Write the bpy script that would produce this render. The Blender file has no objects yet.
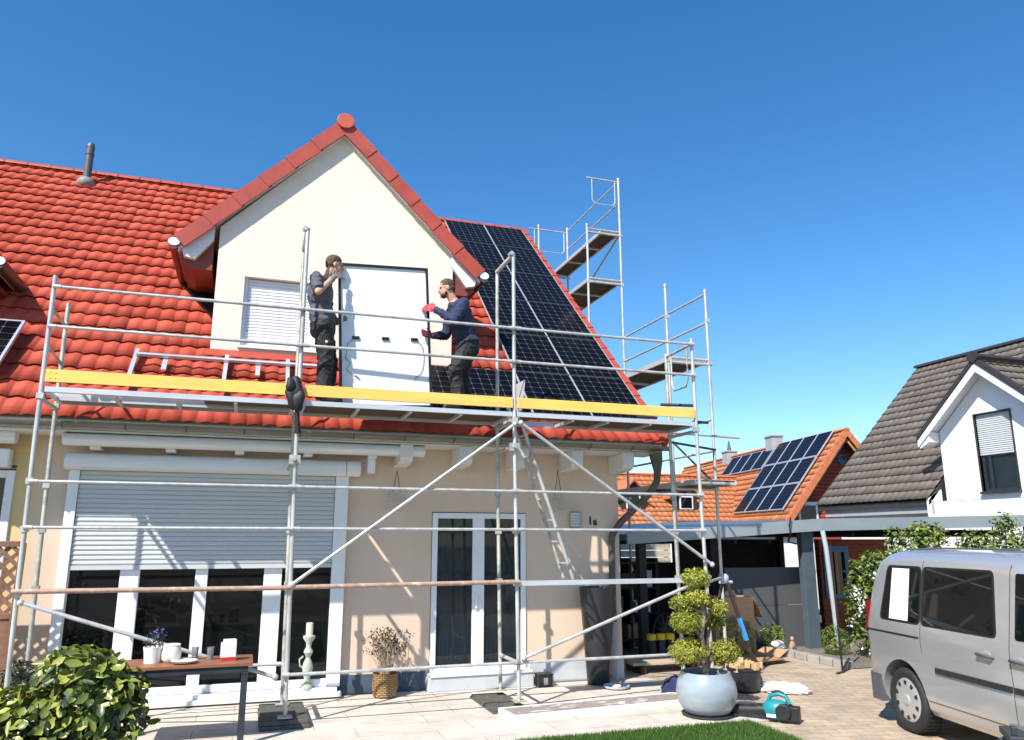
import bpy, bmesh, math, random
import numpy as np
from mathutils import Vector, Matrix

random.seed(7)
RNG = np.random.default_rng(11)
SC = bpy.context.scene
COL = SC.collection
R = math.radians

# ------------------------------------------------------------------ helpers
def link(o):
    COL.objects.link(o)
    return o

def tag(o, label=None, cat=None, group=None, kind=None):
    if label: o['label'] = label
    if cat: o['category'] = cat
    if group: o['group'] = group
    if kind: o['kind'] = kind
    return o

def thing(name, label, cat, loc=(0, 0, 0), rz=0.0, group=None):
    o = link(bpy.data.objects.new(name, None))
    o.empty_display_size = 0.2
    o.location = loc
    o.rotation_euler = (0, 0, rz)
    return tag(o, label, cat, group)

def dup(root, loc, rz, label):
    r = root.copy(); link(r); r.location = loc; r.rotation_euler = (0, 0, rz); r['label'] = label
    for ch in list(root.children):
        c = ch.copy(); link(c); c.parent = r
        for g in list(ch.children):
            d = g.copy(); link(d); d.parent = c
    return r

class MB:
    def __init__(s):
        s.v = []; s.f = []; s.m = []; s.uv = None
    def add(s, vs, fs, m=0):
        b = len(s.v)
        s.v.extend([tuple(p) for p in vs])
        for f in fs:
            s.f.append(tuple(b + i for i in f)); s.m.append(m)
        return s
    def box(s, x0, x1, y0, y1, z0, z1, m=0):
        return s.add([(x0,y0,z0),(x1,y0,z0),(x1,y1,z0),(x0,y1,z0),(x0,y0,z1),(x1,y0,z1),(x1,y1,z1),(x0,y1,z1)],
              [(0,3,2,1),(4,5,6,7),(0,1,5,4),(1,2,6,5),(2,3,7,6),(3,0,4,7)], m)
    def frame3(s, o, a, b, c, m=0):
        """box from corner o with edge vectors a,b,c"""
        o, a, b, c = map(Vector, (o, a, b, c))
        vs = [o, o+a, o+a+b, o+b, o+c, o+a+c, o+a+b+c, o+b+c]
        fs = [(0,3,2,1),(4,5,6,7),(0,1,5,4),(1,2,6,5),(2,3,7,6),(3,0,4,7)]
        if a.cross(b).dot(c) < 0: fs = [f[::-1] for f in fs]
        return s.add(vs, fs, m)
    def bar(s, p, q, w, h, up=(0,0,1), m=0):
        p, q = Vector(p), Vector(q); d = (q-p)
        u = Vector(up); side = d.cross(u)
        if side.length < 1e-6: side = d.cross(Vector((1,0,0)))
        side.normalize(); u = side.cross(d).normalized()
        return s.frame3(p - side*w/2 - u*h/2, d, side*w, u*h, m)
    def tube(s, p, q, r, n=10, r2=None, m=0, cap=True):
        return s.path([p, q], [r, r if r2 is None else r2], n, m, cap)
    def path(s, pts, r, n=10, m=0, cap=True):
        pts = [Vector(p) for p in pts]
        if not isinstance(r, (list, tuple)): r = [r]*len(pts)
        rings = []; prev = None
        for i, p in enumerate(pts):
            if i == 0: t = pts[1]-pts[0]
            elif i == len(pts)-1: t = pts[-1]-pts[-2]
            else: t = (pts[i+1]-p).normalized() + (p-pts[i-1]).normalized()
            t.normalize()
            if prev is None:
                a = Vector((0,0,1)) if abs(t.z) < .9 else Vector((1,0,0))
                u = t.cross(a).normalized()
            else:
                u = (prev - t*prev.dot(t)).normalized()
            prev = u; w = t.cross(u)
            rings.append([p + (u*math.cos(2*math.pi*k/n) + w*math.sin(2*math.pi*k/n))*r[i] for k in range(n)])
        vs = [x for g in rings for x in g]; fs = []
        for i in range(len(pts)-1):
            for k in range(n):
                a = i*n+k; b = i*n+(k+1) % n
                fs.append((a, b, b+n, a+n))
        if cap:
            fs.append(tuple(range(n))[::-1]); fs.append(tuple((len(pts)-1)*n+k for k in range(n)))
        return s.add(vs, fs, m)
    def lathe(s, prof, c=(0,0,0), n=24, m=0):
        c = Vector(c); vs = []; fs = []
        for r, z in prof:
            for k in range(n):
                t = 2*math.pi*k/n
                vs.append(c + Vector((r*math.cos(t), r*math.sin(t), z)))
        for i in range(len(prof)-1):
            for k in range(n):
                a = i*n+k; b = i*n+(k+1) % n
                fs.append((a, b, b+n, a+n))
        fs.append(tuple(range(n))[::-1]); fs.append(tuple((len(prof)-1)*n+k for k in range(n)))
        return s.add(vs, fs, m)
    def prism(s, poly, ext, m=0):
        """planar polygon of 3-D points extruded by the vector ext"""
        poly = [Vector(p) for p in poly]; e = Vector(ext); n = len(poly)
        nv = Vector((0,0,0))
        for i in range(n): nv += poly[i].cross(poly[(i+1) % n])
        if nv.dot(e) > 0: poly = poly[::-1]
        vs = poly + [p+e for p in poly]
        fs = [tuple(range(n)), tuple(range(2*n-1, n-1, -1))]
        for i in range(n):
            j = (i+1) % n
            fs.append((j, i, i+n, j+n))
        return s.add(vs, fs, m)
    def ell(s, c, rad, n=16, k=10, rot=None, m=0):
        c = Vector(c); vs = []; fs = []
        for i in range(k+1):
            a = math.pi*i/k
            for j in range(n):
                t = 2*math.pi*j/n
                v = Vector((rad[0]*math.sin(a)*math.cos(t), rad[1]*math.sin(a)*math.sin(t), rad[2]*math.cos(a)))
                if rot is not None: v = rot @ v
                vs.append(c+v)
        for i in range(k):
            for j in range(n):
                a = i*n+j; b = i*n+(j+1) % n
                fs.append((a, a+n, b+n, b))
        return s.add(vs, fs, m)
    def cap_chain(s, pts, rs, n=12):
        """round-ended limb through pts"""
        for i in range(len(pts)-1):
            s.path([pts[i], pts[i+1]], [rs[i], rs[i+1]], n)
        for p, r in zip(pts, rs): s.ell(p, (r, r, r), n, 8)
        return s
    def build(s, name, mat, parent=None, smooth=None, bevel=0.0, label=None):
        me = bpy.data.meshes.new(name)
        me.from_pydata(s.v, [], s.f)
        mats = mat if isinstance(mat, (list, tuple)) else [mat]
        for mm in mats: me.materials.append(mm)
        if len(mats) > 1:
            me.polygons.foreach_set('material_index', s.m)
        if smooth is not None:
            me.polygons.foreach_set('use_smooth', [True]*len(s.f))
            me.set_sharp_from_angle(angle=R(smooth))
        me.update()
        o = link(bpy.data.objects.new(name, me))
        if parent is not None: o.parent = parent
        if bevel > 0:
            b = o.modifiers.new('Bevel', 'BEVEL'); b.width = bevel; b.segments = 2; b.limit_method = 'ANGLE'; b.angle_limit = R(40)
        if label: o['label'] = label
        return o

def obj(name, mb, mat, parent=None, **k):
    return mb.build(name, mat, parent, **k)

def apply_mods(o):
    dg = bpy.context.evaluated_depsgraph_get()
    dg.update()
    me = bpy.data.meshes.new_from_object(o.evaluated_get(dg))
    o.modifiers.clear()
    o.data = me
    return o

def np_mesh(name, V, F, mat, parent=None, attr=None, smooth=False):
    """numpy mesh: V (n,3), F (m,k)"""
    me = bpy.data.meshes.new(name)
    k = F.shape[1]
    me.vertices.add(len(V)); me.vertices.foreach_set('co', V.astype(np.float32).ravel())
    me.loops.add(F.size); me.loops.foreach_set('vertex_index', F.astype(np.int32).ravel())
    me.polygons.add(len(F))
    me.polygons.foreach_set('loop_start', np.arange(0, F.size, k, dtype=np.int32))
    me.polygons.foreach_set('loop_total', np.full(len(F), k, dtype=np.int32))
    if smooth: me.polygons.foreach_set('use_smooth', np.ones(len(F), dtype=bool))
    me.update(calc_edges=True); me.validate()
    if attr is not None:
        a = me.attributes.new('tone', 'FLOAT', 'FACE'); a.data.foreach_set('value', attr.astype(np.float32))
    me.materials.append(mat)
    o = link(bpy.data.objects.new(name, me))
    if parent is not None: o.parent = parent
    return o

# ------------------------------------------------------------------ materials
def nodes(name):
    m = bpy.data.materials.new(name); m.use_nodes = True
    nt = m.node_tree
    return m, nt, nt.nodes['Principled BSDF'], nt.nodes, nt.links

def M(name, col, rough=.6, metal=0., var=.12, vscale=6., bump=0., bscale=60., spec=.5, stretch=None, col2=None, dirt=None, coat=0.):
    m, nt, b, N, L = nodes(name)
    b.inputs['Roughness'].default_value = rough
    b.inputs['Metallic'].default_value = metal
    b.inputs['Specular IOR Level'].default_value = spec
    if coat: b.inputs['Coat Weight'].default_value = coat; b.inputs['Coat Roughness'].default_value = .08
    tc = N.new('ShaderNodeTexCoord'); src = tc.outputs['Object']
    if stretch:
        mp = N.new('ShaderNodeMapping'); mp.inputs['Scale'].default_value = stretch
        L.new(src, mp.inputs['Vector']); src = mp.outputs['Vector']
    nz = N.new('ShaderNodeTexNoise'); nz.inputs['Scale'].default_value = vscale; nz.inputs['Detail'].default_value = 6; nz.inputs['Roughness'].default_value = .65
    L.new(src, nz.inputs['Vector'])
    rp = N.new('ShaderNodeValToRGB')
    c = np.array(col[:3]); d = np.array(col2[:3]) if col2 else None
    lo = c*(1-var) if d is None else c; hi = np.minimum(c*(1+var), .95) if d is None else d
    rp.color_ramp.elements[0].position = .3; rp.color_ramp.elements[1].position = .7
    rp.color_ramp.elements[0].color = (*lo, 1); rp.color_ramp.elements[1].color = (*hi, 1)
    L.new(nz.outputs['Fac'], rp.inputs['Fac'])
    out = rp.outputs['Color']
    if dirt:
        n2 = N.new('ShaderNodeTexNoise'); n2.inputs['Scale'].default_value = dirt[1]; n2.inputs['Detail'].default_value = 8
        L.new(src, n2.inputs['Vector'])
        r2 = N.new('ShaderNodeValToRGB'); r2.color_ramp.elements[0].position = dirt[2]; r2.color_ramp.elements[1].position = dirt[2]+.12
        L.new(n2.outputs['Fac'], r2.inputs['Fac'])
        mx = N.new('ShaderNodeMixRGB'); mx.inputs['Color2'].default_value = (*dirt[0], 1)
        L.new(r2.outputs['Color'], mx.inputs['Fac']); L.new(out, mx.inputs['Color1']); out = mx.outputs['Color']
    L.new(out, b.inputs['Base Color'])
    if bump:
        n3 = N.new('ShaderNodeTexNoise'); n3.inputs['Scale'].default_value = bscale; n3.inputs['Detail'].default_value = 5
        L.new(src, n3.inputs['Vector'])
        bp = N.new('ShaderNodeBump'); bp.inputs['Strength'].default_value = bump; bp.inputs['Distance'].default_value = .01
        L.new(n3.outputs['Fac'], bp.inputs['Height']); L.new(bp.outputs['Normal'], b.inputs['Normal'])
    return m

def tone_mat(name, stops, rough=.55, noise=.0, spec=.4, transl=0.):
    """colour from the per-face 'tone' attribute"""
    m, nt, b, N, L = nodes(name)
    b.inputs['Roughness'].default_value = rough; b.inputs['Specular IOR Level'].default_value = spec
    at = N.new('ShaderNodeAttribute'); at.attribute_name = 'tone'
    rp = N.new('ShaderNodeValToRGB')
    e = rp.color_ramp.elements
    e[0].position, e[0].color = stops[0][0], (*stops[0][1], 1)
    e[1].position, e[1].color = stops[-1][0], (*stops[-1][1], 1)
    for p, c in stops[1:-1]:
        k = e.new(p); k.color = (*c, 1)
    src = at.outputs['Fac']
    if noise:
        tc = N.new('ShaderNodeTexCoord'); nz = N.new('ShaderNodeTexNoise'); nz.inputs['Scale'].default_value = 1.3; nz.inputs['Detail'].default_value = 9; nz.inputs['Roughness'].default_value = .7
        L.new(tc.outputs['Object'], nz.inputs['Vector'])
        ma = N.new('ShaderNodeMath'); ma.operation = 'MULTIPLY_ADD'; ma.inputs[1].default_value = noise; 
        sb = N.new('ShaderNodeMath'); sb.operation = 'SUBTRACT'; sb.inputs[1].default_value = .5
        L.new(nz.outputs['Fac'], sb.inputs[0]); L.new(sb.outputs[0], ma.inputs[0]); L.new(src, ma.inputs[2]); src = ma.outputs[0]
    L.new(src, rp.inputs['Fac']); L.new(rp.outputs['Color'], b.inputs['Base Color'])
    if transl:
        tr = N.new('ShaderNodeBsdfTranslucent'); L.new(rp.outputs['Color'], tr.inputs['Color'])
        mx = N.new('ShaderNodeMixShader'); mx.inputs['Fac'].default_value = transl
        L.new(b.outputs[0], mx.inputs[1]); L.new(tr.outputs[0], mx.inputs[2]); L.new(mx.outputs[0], N['Material Output'].inputs['Surface'])
    return m

def glass_mat(name, tint=(.02,.025,.03), clear=.35, rough=.02):
    m, nt, b, N, L = nodes(name)
    b.inputs['Base Color'].default_value = (*tint, 1); b.inputs['Roughness'].default_value = rough
    b.inputs['Specular IOR Level'].default_value = .6
    tr = N.new('ShaderNodeBsdfTransparent'); tr.inputs['Color'].default_value = (.8,.84,.85,1)
    fr = N.new('ShaderNodeFresnel'); fr.inputs['IOR'].default_value = 1.5
    sub = N.new('ShaderNodeMath'); sub.operation = 'SUBTRACT'; sub.inputs[0].default_value = clear; sub.use_clamp = True
    L.new(fr.outputs[0], sub.inputs[1])
    mx = N.new('ShaderNodeMixShader')
    L.new(sub.outputs[0], mx.inputs['Fac']); L.new(b.outputs[0], mx.inputs[1]); L.new(tr.outputs[0], mx.inputs[2])
    L.new(mx.outputs[0], N['Material Output'].inputs['Surface'])
    return m

def brick_mat(name, c1, c2, mortar, bw, bh, ms=.01, rough=.8, offset=.5, bump=.3, rot=0., axes='XY', sq=1.):
    m, nt, b, N, L = nodes(name)
    b.inputs['Roughness'].default_value = rough; b.inputs['Specular IOR Level'].default_value = .3
    tc = N.new('ShaderNodeTexCoord'); mp = N.new('ShaderNodeMapping')
    if axes == 'XZ': mp.inputs['Rotation'].default_value = (R(90), 0, 0)
    elif axes == 'YZ':
        mp.inputs['Rotation'].default_value = (R(90), 0, R(90)); 
    else: mp.inputs['Rotation'].default_value = (0, 0, rot)
    L.new(tc.outputs['Object'], mp.inputs['Vector'])
    br = N.new('ShaderNodeTexBrick'); br.offset = offset; br.squash = sq
    br.inputs['Scale'].default_value = 1; br.inputs['Brick Width'].default_value = bw; br.inputs['Row Height'].default_value = bh
    br.inputs['Mortar Size'].default_value = ms; br.inputs['Mortar Smooth'].default_value = .2
    br.inputs['Color1'].default_value = (*c1, 1); br.inputs['Color2'].default_value = (*c2, 1); br.inputs['Mortar'].default_value = (*mortar, 1)
    L.new(mp.outputs['Vector'], br.inputs['Vector'])
    nz = N.new('ShaderNodeTexNoise'); nz.inputs['Scale'].default_value = 2.2; nz.inputs['Detail'].default_value = 9; nz.inputs['Roughness'].default_value = .7
    L.new(tc.outputs['Object'], nz.inputs['Vector'])
    rp = N.new('ShaderNodeValToRGB'); rp.color_ramp.elements[0].color = (.72,.7,.68,1); rp.color_ramp.elements[1].color = (1.12,1.1,1.08,1)
    rp.color_ramp.elements[0].position = .3; rp.color_ramp.elements[1].position = .7
    L.new(nz.outputs['Fac'], rp.inputs['Fac'])
    mu = N.new('ShaderNodeMixRGB'); mu.blend_type = 'MULTIPLY'; mu.inputs['Fac'].default_value = 1
    L.new(br.outputs['Color'], mu.inputs['Color1']); L.new(rp.outputs['Color'], mu.inputs['Color2']); L.new(mu.outputs['Color'], b.inputs['Base Color'])
    if bump:
        bp = N.new('ShaderNodeBump'); bp.inputs['Strength'].default_value = bump; bp.inputs['Distance'].default_value = .006; bp.invert = True
        L.new(br.outputs['Fac'], bp.inputs['Height']); L.new(bp.outputs['Normal'], b.inputs['Normal'])
    return m

def pv_mat(name, cell=.152, base=(.0035,.004,.006), line=(.085,.088,.096)):
    """solar cells from the panel's UV map (in metres)"""
    m, nt, b, N, L = nodes(name)
    b.inputs['Roughness'].default_value = .14; b.inputs['Specular IOR Level'].default_value = .07
    uv = N.new('ShaderNodeUVMap'); sp = N.new('ShaderNodeSeparateXYZ'); L.new(uv.outputs[0], sp.inputs[0])
    def math_(op, a, c=None):
        n = N.new('ShaderNodeMath'); n.operation = op
        for i, x in enumerate((a, c)):
            if x is None: continue
            if isinstance(x, (int, float)): n.inputs[i].default_value = x
            else: L.new(x, n.inputs[i])
        return n.outputs[0]
    def dist(o, per):
        f = math_('FRACT', math_('DIVIDE', o, per))
        return math_('MULTIPLY', math_('MINIMUM', f, math_('SUBTRACT', 1., f)), per)
    du = dist(sp.outputs['X'], cell); dv = dist(sp.outputs['Y'], cell)
    l1 = math_('LESS_THAN', math_('MINIMUM', du, dv), .0034)
    dia = math_('LESS_THAN', math_('ADD', du, dv), .021)
    mask = math_('MAXIMUM', l1, dia)
    bus = math_('MULTIPLY', math_('LESS_THAN', dist(sp.outputs['X'], cell/3), .0012), .08)
    mask = math_('MAXIMUM', math_('MULTIPLY', l1, .75), math_('MULTIPLY', dia, 1.)); mask = math_('MAXIMUM', mask, bus)
    mx = N.new('ShaderNodeMixRGB'); mx.inputs['Color1'].default_value = (*base, 1); mx.inputs['Color2'].default_value = (*line, 1)
    L.new(mask, mx.inputs['Fac']); L.new(mx.outputs['Color'], b.inputs['Base Color'])
    return m

MAT = dict(
    tile_red = tone_mat('red_roof_tile', [(0,(.31,.050,.030)),(.5,(.44,.072,.042)),(1,(.54,.105,.064))], rough=.7, noise=.8, spec=.15),
    tile_verge = M('red_verge_tile', (.38,.062,.038), .5, var=.16, vscale=4, bump=.1),
    tile_cap = M('ridge_end_cap', (.50,.10,.05), .5, var=.1),
    tile_orange = tone_mat('orange_roof_tile', [(0,(.38,.13,.05)),(.5,(.50,.185,.08)),(1,(.60,.25,.12))], rough=.6, noise=.7, spec=.25),
    orange_verge = M('orange_verge_tile', (.50,.15,.06), .6, var=.15),
    tile_brown = tone_mat('brown_roof_tile', [(0,(.12,.097,.08)),(.5,(.155,.127,.106)),(1,(.195,.162,.137))], rough=.6, noise=.6, spec=.3),
    brown_verge = M('dark_brown_verge', (.035,.03,.027), .5),
    render_cream = M('cream_render', (.765,.69,.575), .9, var=.05, vscale=1.1, stretch=(1.4,1,.45), bump=.12, bscale=180, spec=.15),
    render_peach = M('peach_render', (.69,.535,.41), .9, var=.06, vscale=1.1, stretch=(1.4,1,.4), bump=.14, bscale=180, spec=.15),
    render_yellow = M('yellow_render', (.72,.52,.26), .9, var=.04, vscale=.9, bump=.14, bscale=180, spec=.15),
    render_white = M('white_render', (.80,.80,.80), .9, var=.03, vscale=1.3, bump=.1, bscale=150, spec=.15),
    plinth_dark = M('dark_plinth', (.06,.085,.12), .8, var=.3, vscale=7),
    plinth_pale = M('pale_grey_plinth', (.50,.52,.54), .8, var=.08, vscale=4, bump=.1),
    pvc = M('white_window_plastic', (.78,.79,.80), .35, var=.02, vscale=3, spec=.5),
    white_paint = M('white_painted_wood', (.72,.72,.71), .5, var=.05, vscale=4, stretch=(3,3,.6)),
    soffit_red = M('red_brown_soffit', (.22,.045,.028), .6, var=.2),
    slat = M('shutter_slats', (.53,.545,.55), .45, var=.03, vscale=2),
    slat_white = M('white_shutter_slats', (.80,.81,.83), .45, var=.02, vscale=2),
    alu = M('aluminium_cassette', (.76,.77,.78), .35, metal=.1, var=.05, vscale=2),
    gutter = M('weathered_zinc_gutter', (.21,.195,.165), .5, metal=.4, var=.25, vscale=5, stretch=(.3,1,1)),
    gutter_dark = M('dark_metal_gutter', (.10,.093,.083), .45, metal=.4, var=.2),
    red_gutter = M('red_brown_gutter', (.20,.04,.026), .45, var=.2),
    glass = glass_mat('window_glass', tint=(.008,.01,.012), clear=.40),
    glass_curtain = glass_mat('patio_door_glass', tint=(.03,.04,.05), clear=.6),
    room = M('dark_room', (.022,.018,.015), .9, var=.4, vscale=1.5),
    curtain = M('grey_curtain', (.62,.66,.68), .9, var=.25, vscale=3, stretch=(9,1,.4)),
    brown_wood = M('brown_cabinet_wood', (.13,.06,.03), .5, var=.3, vscale=4, stretch=(1,1,9)),
    steel = M('galvanised_tube', (.52,.515,.50), .42, metal=.3, var=.22, vscale=9, stretch=(1,1,.4), dirt=((.34,.33,.30), 4., .6)),
    steel_dull = M('dull_galvanised_tube', (.42,.41,.36), .5, metal=.35, var=.28, vscale=11, dirt=((.60,.57,.47), 5., .5)),
    rust_tube = M('paint_flaked_brown_tube', (.42,.27,.20), .6, metal=.1, var=.25, vscale=14, dirt=((.62,.52,.38), 7., .55)),
    dark_steel = M('dark_steel', (.045,.05,.06), .5, metal=.4, var=.3, vscale=8),
    deck_edge = M('deck_aluminium_edge', (.62,.63,.64), .4, metal=.35, var=.12, vscale=6, stretch=(.4,3,3)),
    deck_wood = M('scaffold_plywood', (.095,.058,.03), .8, var=.35, vscale=3.5, stretch=(.5,3,1), bump=.1),
    yellow = M('yellow_toe_board', (.80,.54,.12), .55, var=.12, vscale=5, stretch=(.3,2,3), dirt=((.66,.47,.12), 3., .62)),
    pad = M('weathered_dark_pad', (.085,.08,.07), .9, var=.4, vscale=12, bump=.3, bscale=40),
    pv = pv_mat('solar_cells'),
    pv_fine = pv_mat('solar_cells_dark', base=(.006,.007,.013), line=(.035,.038,.05)),
    pv_frame = M('aluminium_frame', (.62,.64,.67), .35, metal=.5, var=.06),
    pv_edge = M('dark_aluminium_edge', (.10,.10,.11), .4, metal=.3),
    pv_black = M('black_frame', (.012,.012,.013), .35),
    backsheet = M('white_backsheet', (.82,.83,.85), .45, var=.015, vscale=2),
    cable = M('grey_cable', (.30,.30,.30), .5),
    skin = M('skin', (.56,.31,.20), .55, var=.1, vscale=18, spec=.4),
    hair = M('dark_brown_hair', (.075,.046,.028), .7, var=.5, vscale=50),
    beard = M('brown_beard', (.06,.032,.02), .8, var=.5, vscale=60),
    tshirt = M('charcoal_cotton', (.095,.097,.115), .9, var=.2, vscale=12, bump=.35, bscale=22),
    navy = M('navy_cotton', (.026,.036,.085), .9, var=.2, vscale=12, bump=.4, bscale=20),
    trousers = M('black_workwear', (.014,.014,.016), .75, var=.4, vscale=12, bump=.6, bscale=18),
    glove_grey = M('grey_glove', (.20,.20,.19), .8, var=.2),
    glove_red = M('red_glove', (.62,.03,.045), .6, var=.15),
    boot = M('black_boot', (.012,.012,.012), .5),
    shirt_badge = M('pale_badge', (.75,.6,.25), .6),
    black_cloth = M('black_nylon', (.012,.012,.014), .6, var=.4, bump=.5, bscale=25),
    laurel = tone_mat('laurel_leaf', [(0,(.018,.035,.012)),(.4,(.06,.095,.02)),(.7,(.20,.24,.035)),(1,(.38,.38,.075))], rough=.36, spec=.6, transl=.15),
    box_leaf = tone_mat('yew_leaf', [(0,(.06,.08,.012)),(.5,(.26,.28,.035)),(1,(.55,.52,.08))], rough=.5, transl=.25),
    hedge_leaf = tone_mat('hedge_leaf', [(0,(.03,.055,.012)),(.5,(.12,.18,.03)),(1,(.28,.34,.07))], rough=.45, transl=.25),
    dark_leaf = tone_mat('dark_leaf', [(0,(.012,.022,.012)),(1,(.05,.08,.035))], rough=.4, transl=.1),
    dry_leaf = tone_mat('dry_stem', [(0,(.035,.025,.022)),(.6,(.12,.075,.06)),(1,(.32,.22,.15))], rough=.8),
    blossom = M('white_blossom', (.82,.80,.76), .7),
    violet = tone_mat('violet_flower', [(0,(.04,.045,.11)),(1,(.13,.14,.30))], rough=.7),
    grass = tone_mat('grass_blade', [(0,(.03,.075,.012)),(.6,(.07,.15,.022)),(1,(.15,.23,.05))], rough=.5, transl=.25),
    bark = M('pale_bark', (.30,.22,.15), .9, var=.35, vscale=9, stretch=(1,1,.25), bump=.5, bscale=30),
    dark_bark = M('dark_brown_wood', (.055,.028,.018), .7, var=.4, vscale=10, stretch=(2,2,.4), bump=.4, bscale=30),
    soil = M('potting_soil', (.03,.022,.016), .95, var=.5, vscale=25, bump=.8, bscale=50),
    lawn_soil = M('lawn_soil', (.06,.085,.025), .95, var=.4, vscale=9, bump=.5),
    terrace = brick_mat('terrace_tiles', (.60,.545,.475), (.64,.585,.515), (.37,.33,.29), 1.2, .4, .006, rough=.6, offset=.33, bump=.2),
    pavers = brick_mat('driveway_pavers', (.50,.40,.29), (.40,.33,.25), (.27,.21,.15), .30, .15, .007, rough=.85, rot=R(12)),
    earth = M('garden_earth', (.16,.14,.11), .95, var=.35, vscale=.8, bump=.4, bscale=12),
    kerb = brick_mat('kerb_stone', (.42,.40,.37), (.34,.33,.31), (.16,.15,.14), .25, .3, .014, rough=.9),
    glaze = M('blue_grey_glaze', (.29,.345,.375), .28, var=.12, vscale=3, spec=.6, stretch=(1,1,3)),
    black_pot = M('black_plastic_pot', (.018,.02,.023), .45, var=.3),
    anthracite = M('anthracite_planter', (.022,.026,.032), .4, var=.25, vscale=3),
    wicker = brick_mat('wicker', (.40,.25,.11), (.50,.33,.16), (.16,.09,.04), .06, .022, .006, rough=.8, axes='XZ', bump=.8),
    table_wood = M('reddish_table_wood', (.26,.105,.05), .45, var=.3, vscale=4, stretch=(.6,6,6)),
    white_ceramic = M('white_ceramic', (.80,.79,.76), .35, var=.03),
    cream_ceramic = M('cream_ceramic', (.74,.70,.56), .4, var=.05),
    red = M('red_label', (.60,.02,.03), .5),
    clear_pane = glass_mat('clear_pane', tint=(.05,.07,.08), clear=.85),
    clear = glass_mat('clear_glass', tint=(.5,.52,.52), clear=.75),
    sage = M('weathered_sage_stone', (.42,.46,.38), .8, var=.2, vscale=9, bump=.5),
    wire = M('grey_wire', (.55,.54,.52), .5, metal=.3),
    rust_wire = M('brown_cord', (.16,.09,.05), .8),
    lamp_grey = M('grey_wall_lamp', (.33,.34,.33), .4, metal=.4),
    lamp_glass = M('frosted_lamp_glass', (.60,.60,.58), .5),
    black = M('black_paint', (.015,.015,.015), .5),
    board = M('peeling_board', (.28,.23,.20), .85, var=.35, vscale=16, stretch=(1,2.5,1), dirt=((.70,.66,.62), 5.5, .56), bump=.4, bscale=30),
    board_edge = M('pale_board_edge', (.70,.66,.60), .7, var=.1),
    navy_cloth = M('navy_cloth', (.018,.022,.075), .9, var=.35, vscale=9, bump=.5, bscale=14),
    white_cloth = M('creased_white_cloth', (.66,.62,.56), .9, var=.12, vscale=9, bump=.5, bscale=14),
    cardboard = M('cardboard', (.45,.27,.14), .85, var=.12, vscale=5, stretch=(1,1,5)),
    lumber = M('pale_lumber', (.46,.36,.25), .8, var=.25, vscale=5, stretch=(.6,6,6)),
    log = M('log_wood', (.50,.33,.17), .8, var=.25, vscale=10),
    teal = M('teal_plastic', (.012,.23,.26), .4, var=.08),
    blue_tape = M('blue_tape', (.05,.30,.62), .5),
    yellow_plastic = M('yellow_plastic', (.80,.58,.03), .5),
    grey_disc = M('pale_grey_plastic', (.42,.46,.50), .5),
    grey_panel = M('anthracite_wall_panel', (.085,.088,.093), .6, var=.06, vscale=1.5, spec=.4),
    fascia = M('light_grey_fascia', (.30,.34,.36), .45, metal=.2, var=.08, vscale=2, stretch=(.5,2,1)),
    roof_felt = M('blue_grey_roof_sheet', (.085,.105,.15), .35, var=.3, vscale=1.6),
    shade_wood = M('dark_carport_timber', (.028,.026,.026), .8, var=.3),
    post_grey = M('slate_blue_post', (.075,.10,.125), .5, var=.12),
    pipe_grey = M('pale_grey_pipe', (.38,.42,.44), .4, var=.08),
    beige_fence = M('beige_fence', (.50,.44,.32), .8, var=.12, vscale=3, stretch=(.5,1,6)),
    blue_frame = M('blue_painted_frame', (.02,.17,.42), .45, var=.1),
    ochre_wood = M('ochre_wood', (.42,.22,.07), .6, var=.2),
    brick_red = brick_mat('red_brick', (.36,.085,.045), (.28,.06,.035), (.24,.14,.10), .25, .085, .012, axes='XZ'),
    siding_red = brick_mat('red_siding', (.34,.07,.04), (.29,.055,.032), (.10,.02,.015), 4., .16, .02, axes='XZ', bump=.6),
    concrete = M('grey_concrete', (.33,.34,.36), .85, var=.1, vscale=3),
    van_paint = M('silver_van_paint', (.60,.595,.59), .26, metal=.6, var=.03, vscale=1.5, coat=.9),
    van_glass = glass_mat('van_glass', tint=(.008,.011,.011), clear=.42),
    rubber = M('black_rubber', (.02,.02,.02), .7, var=.3, bump=.4, bscale=70),
    bumper = M('dark_grey_bumper', (.085,.09,.10), .55, var=.1),
    hubcap = M('silver_hubcap', (.55,.55,.54), .35, metal=.5, var=.05),
    tail_red = M('red_tail_lamp', (.22,.006,.01), .2),
    paper = M('white_paper', (.84,.84,.80), .7, var=.01),
    emblem = M('pale_green_emblem', (.60,.62,.38), .7),
    lattice = M('weathered_lattice_wood', (.20,.10,.06), .8, var=.3, vscale=6, bump=.3),
    terracotta = M('terracotta_pot', (.42,.14,.06), .8, var=.15),
    vent = M('dark_grey_vent_pipe', (.085,.09,.095), .5, var=.15),
    vent_collar = M('vent_collar', (.22,.21,.20), .6, var=.3),
    rose = M('rosy_stone', (.42,.24,.17), .8, var=.3),
    white_stone = M('white_stone', (.66,.64,.60), .8, var=.15, bump=.5),
    number_black = M('black_number', (.012,.012,.012), .4),
)

# ------------------------------------------------------------------ camera, world, sun
CAMH = 1.932
PITCH = math.atan(170/769.); YAW = R(18.6)
cam = link(bpy.data.objects.new('camera', bpy.data.cameras.new('camera')))
cam.data.sensor_width = 36; cam.data.lens = 769/1024*36
cam.data.clip_end = 2000; cam.data.clip_start = .05
cam.location = (0, 0, CAMH)
cam.rotation_euler = (math.pi/2 + PITCH, 0, -YAW)
SC.camera = cam

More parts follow.
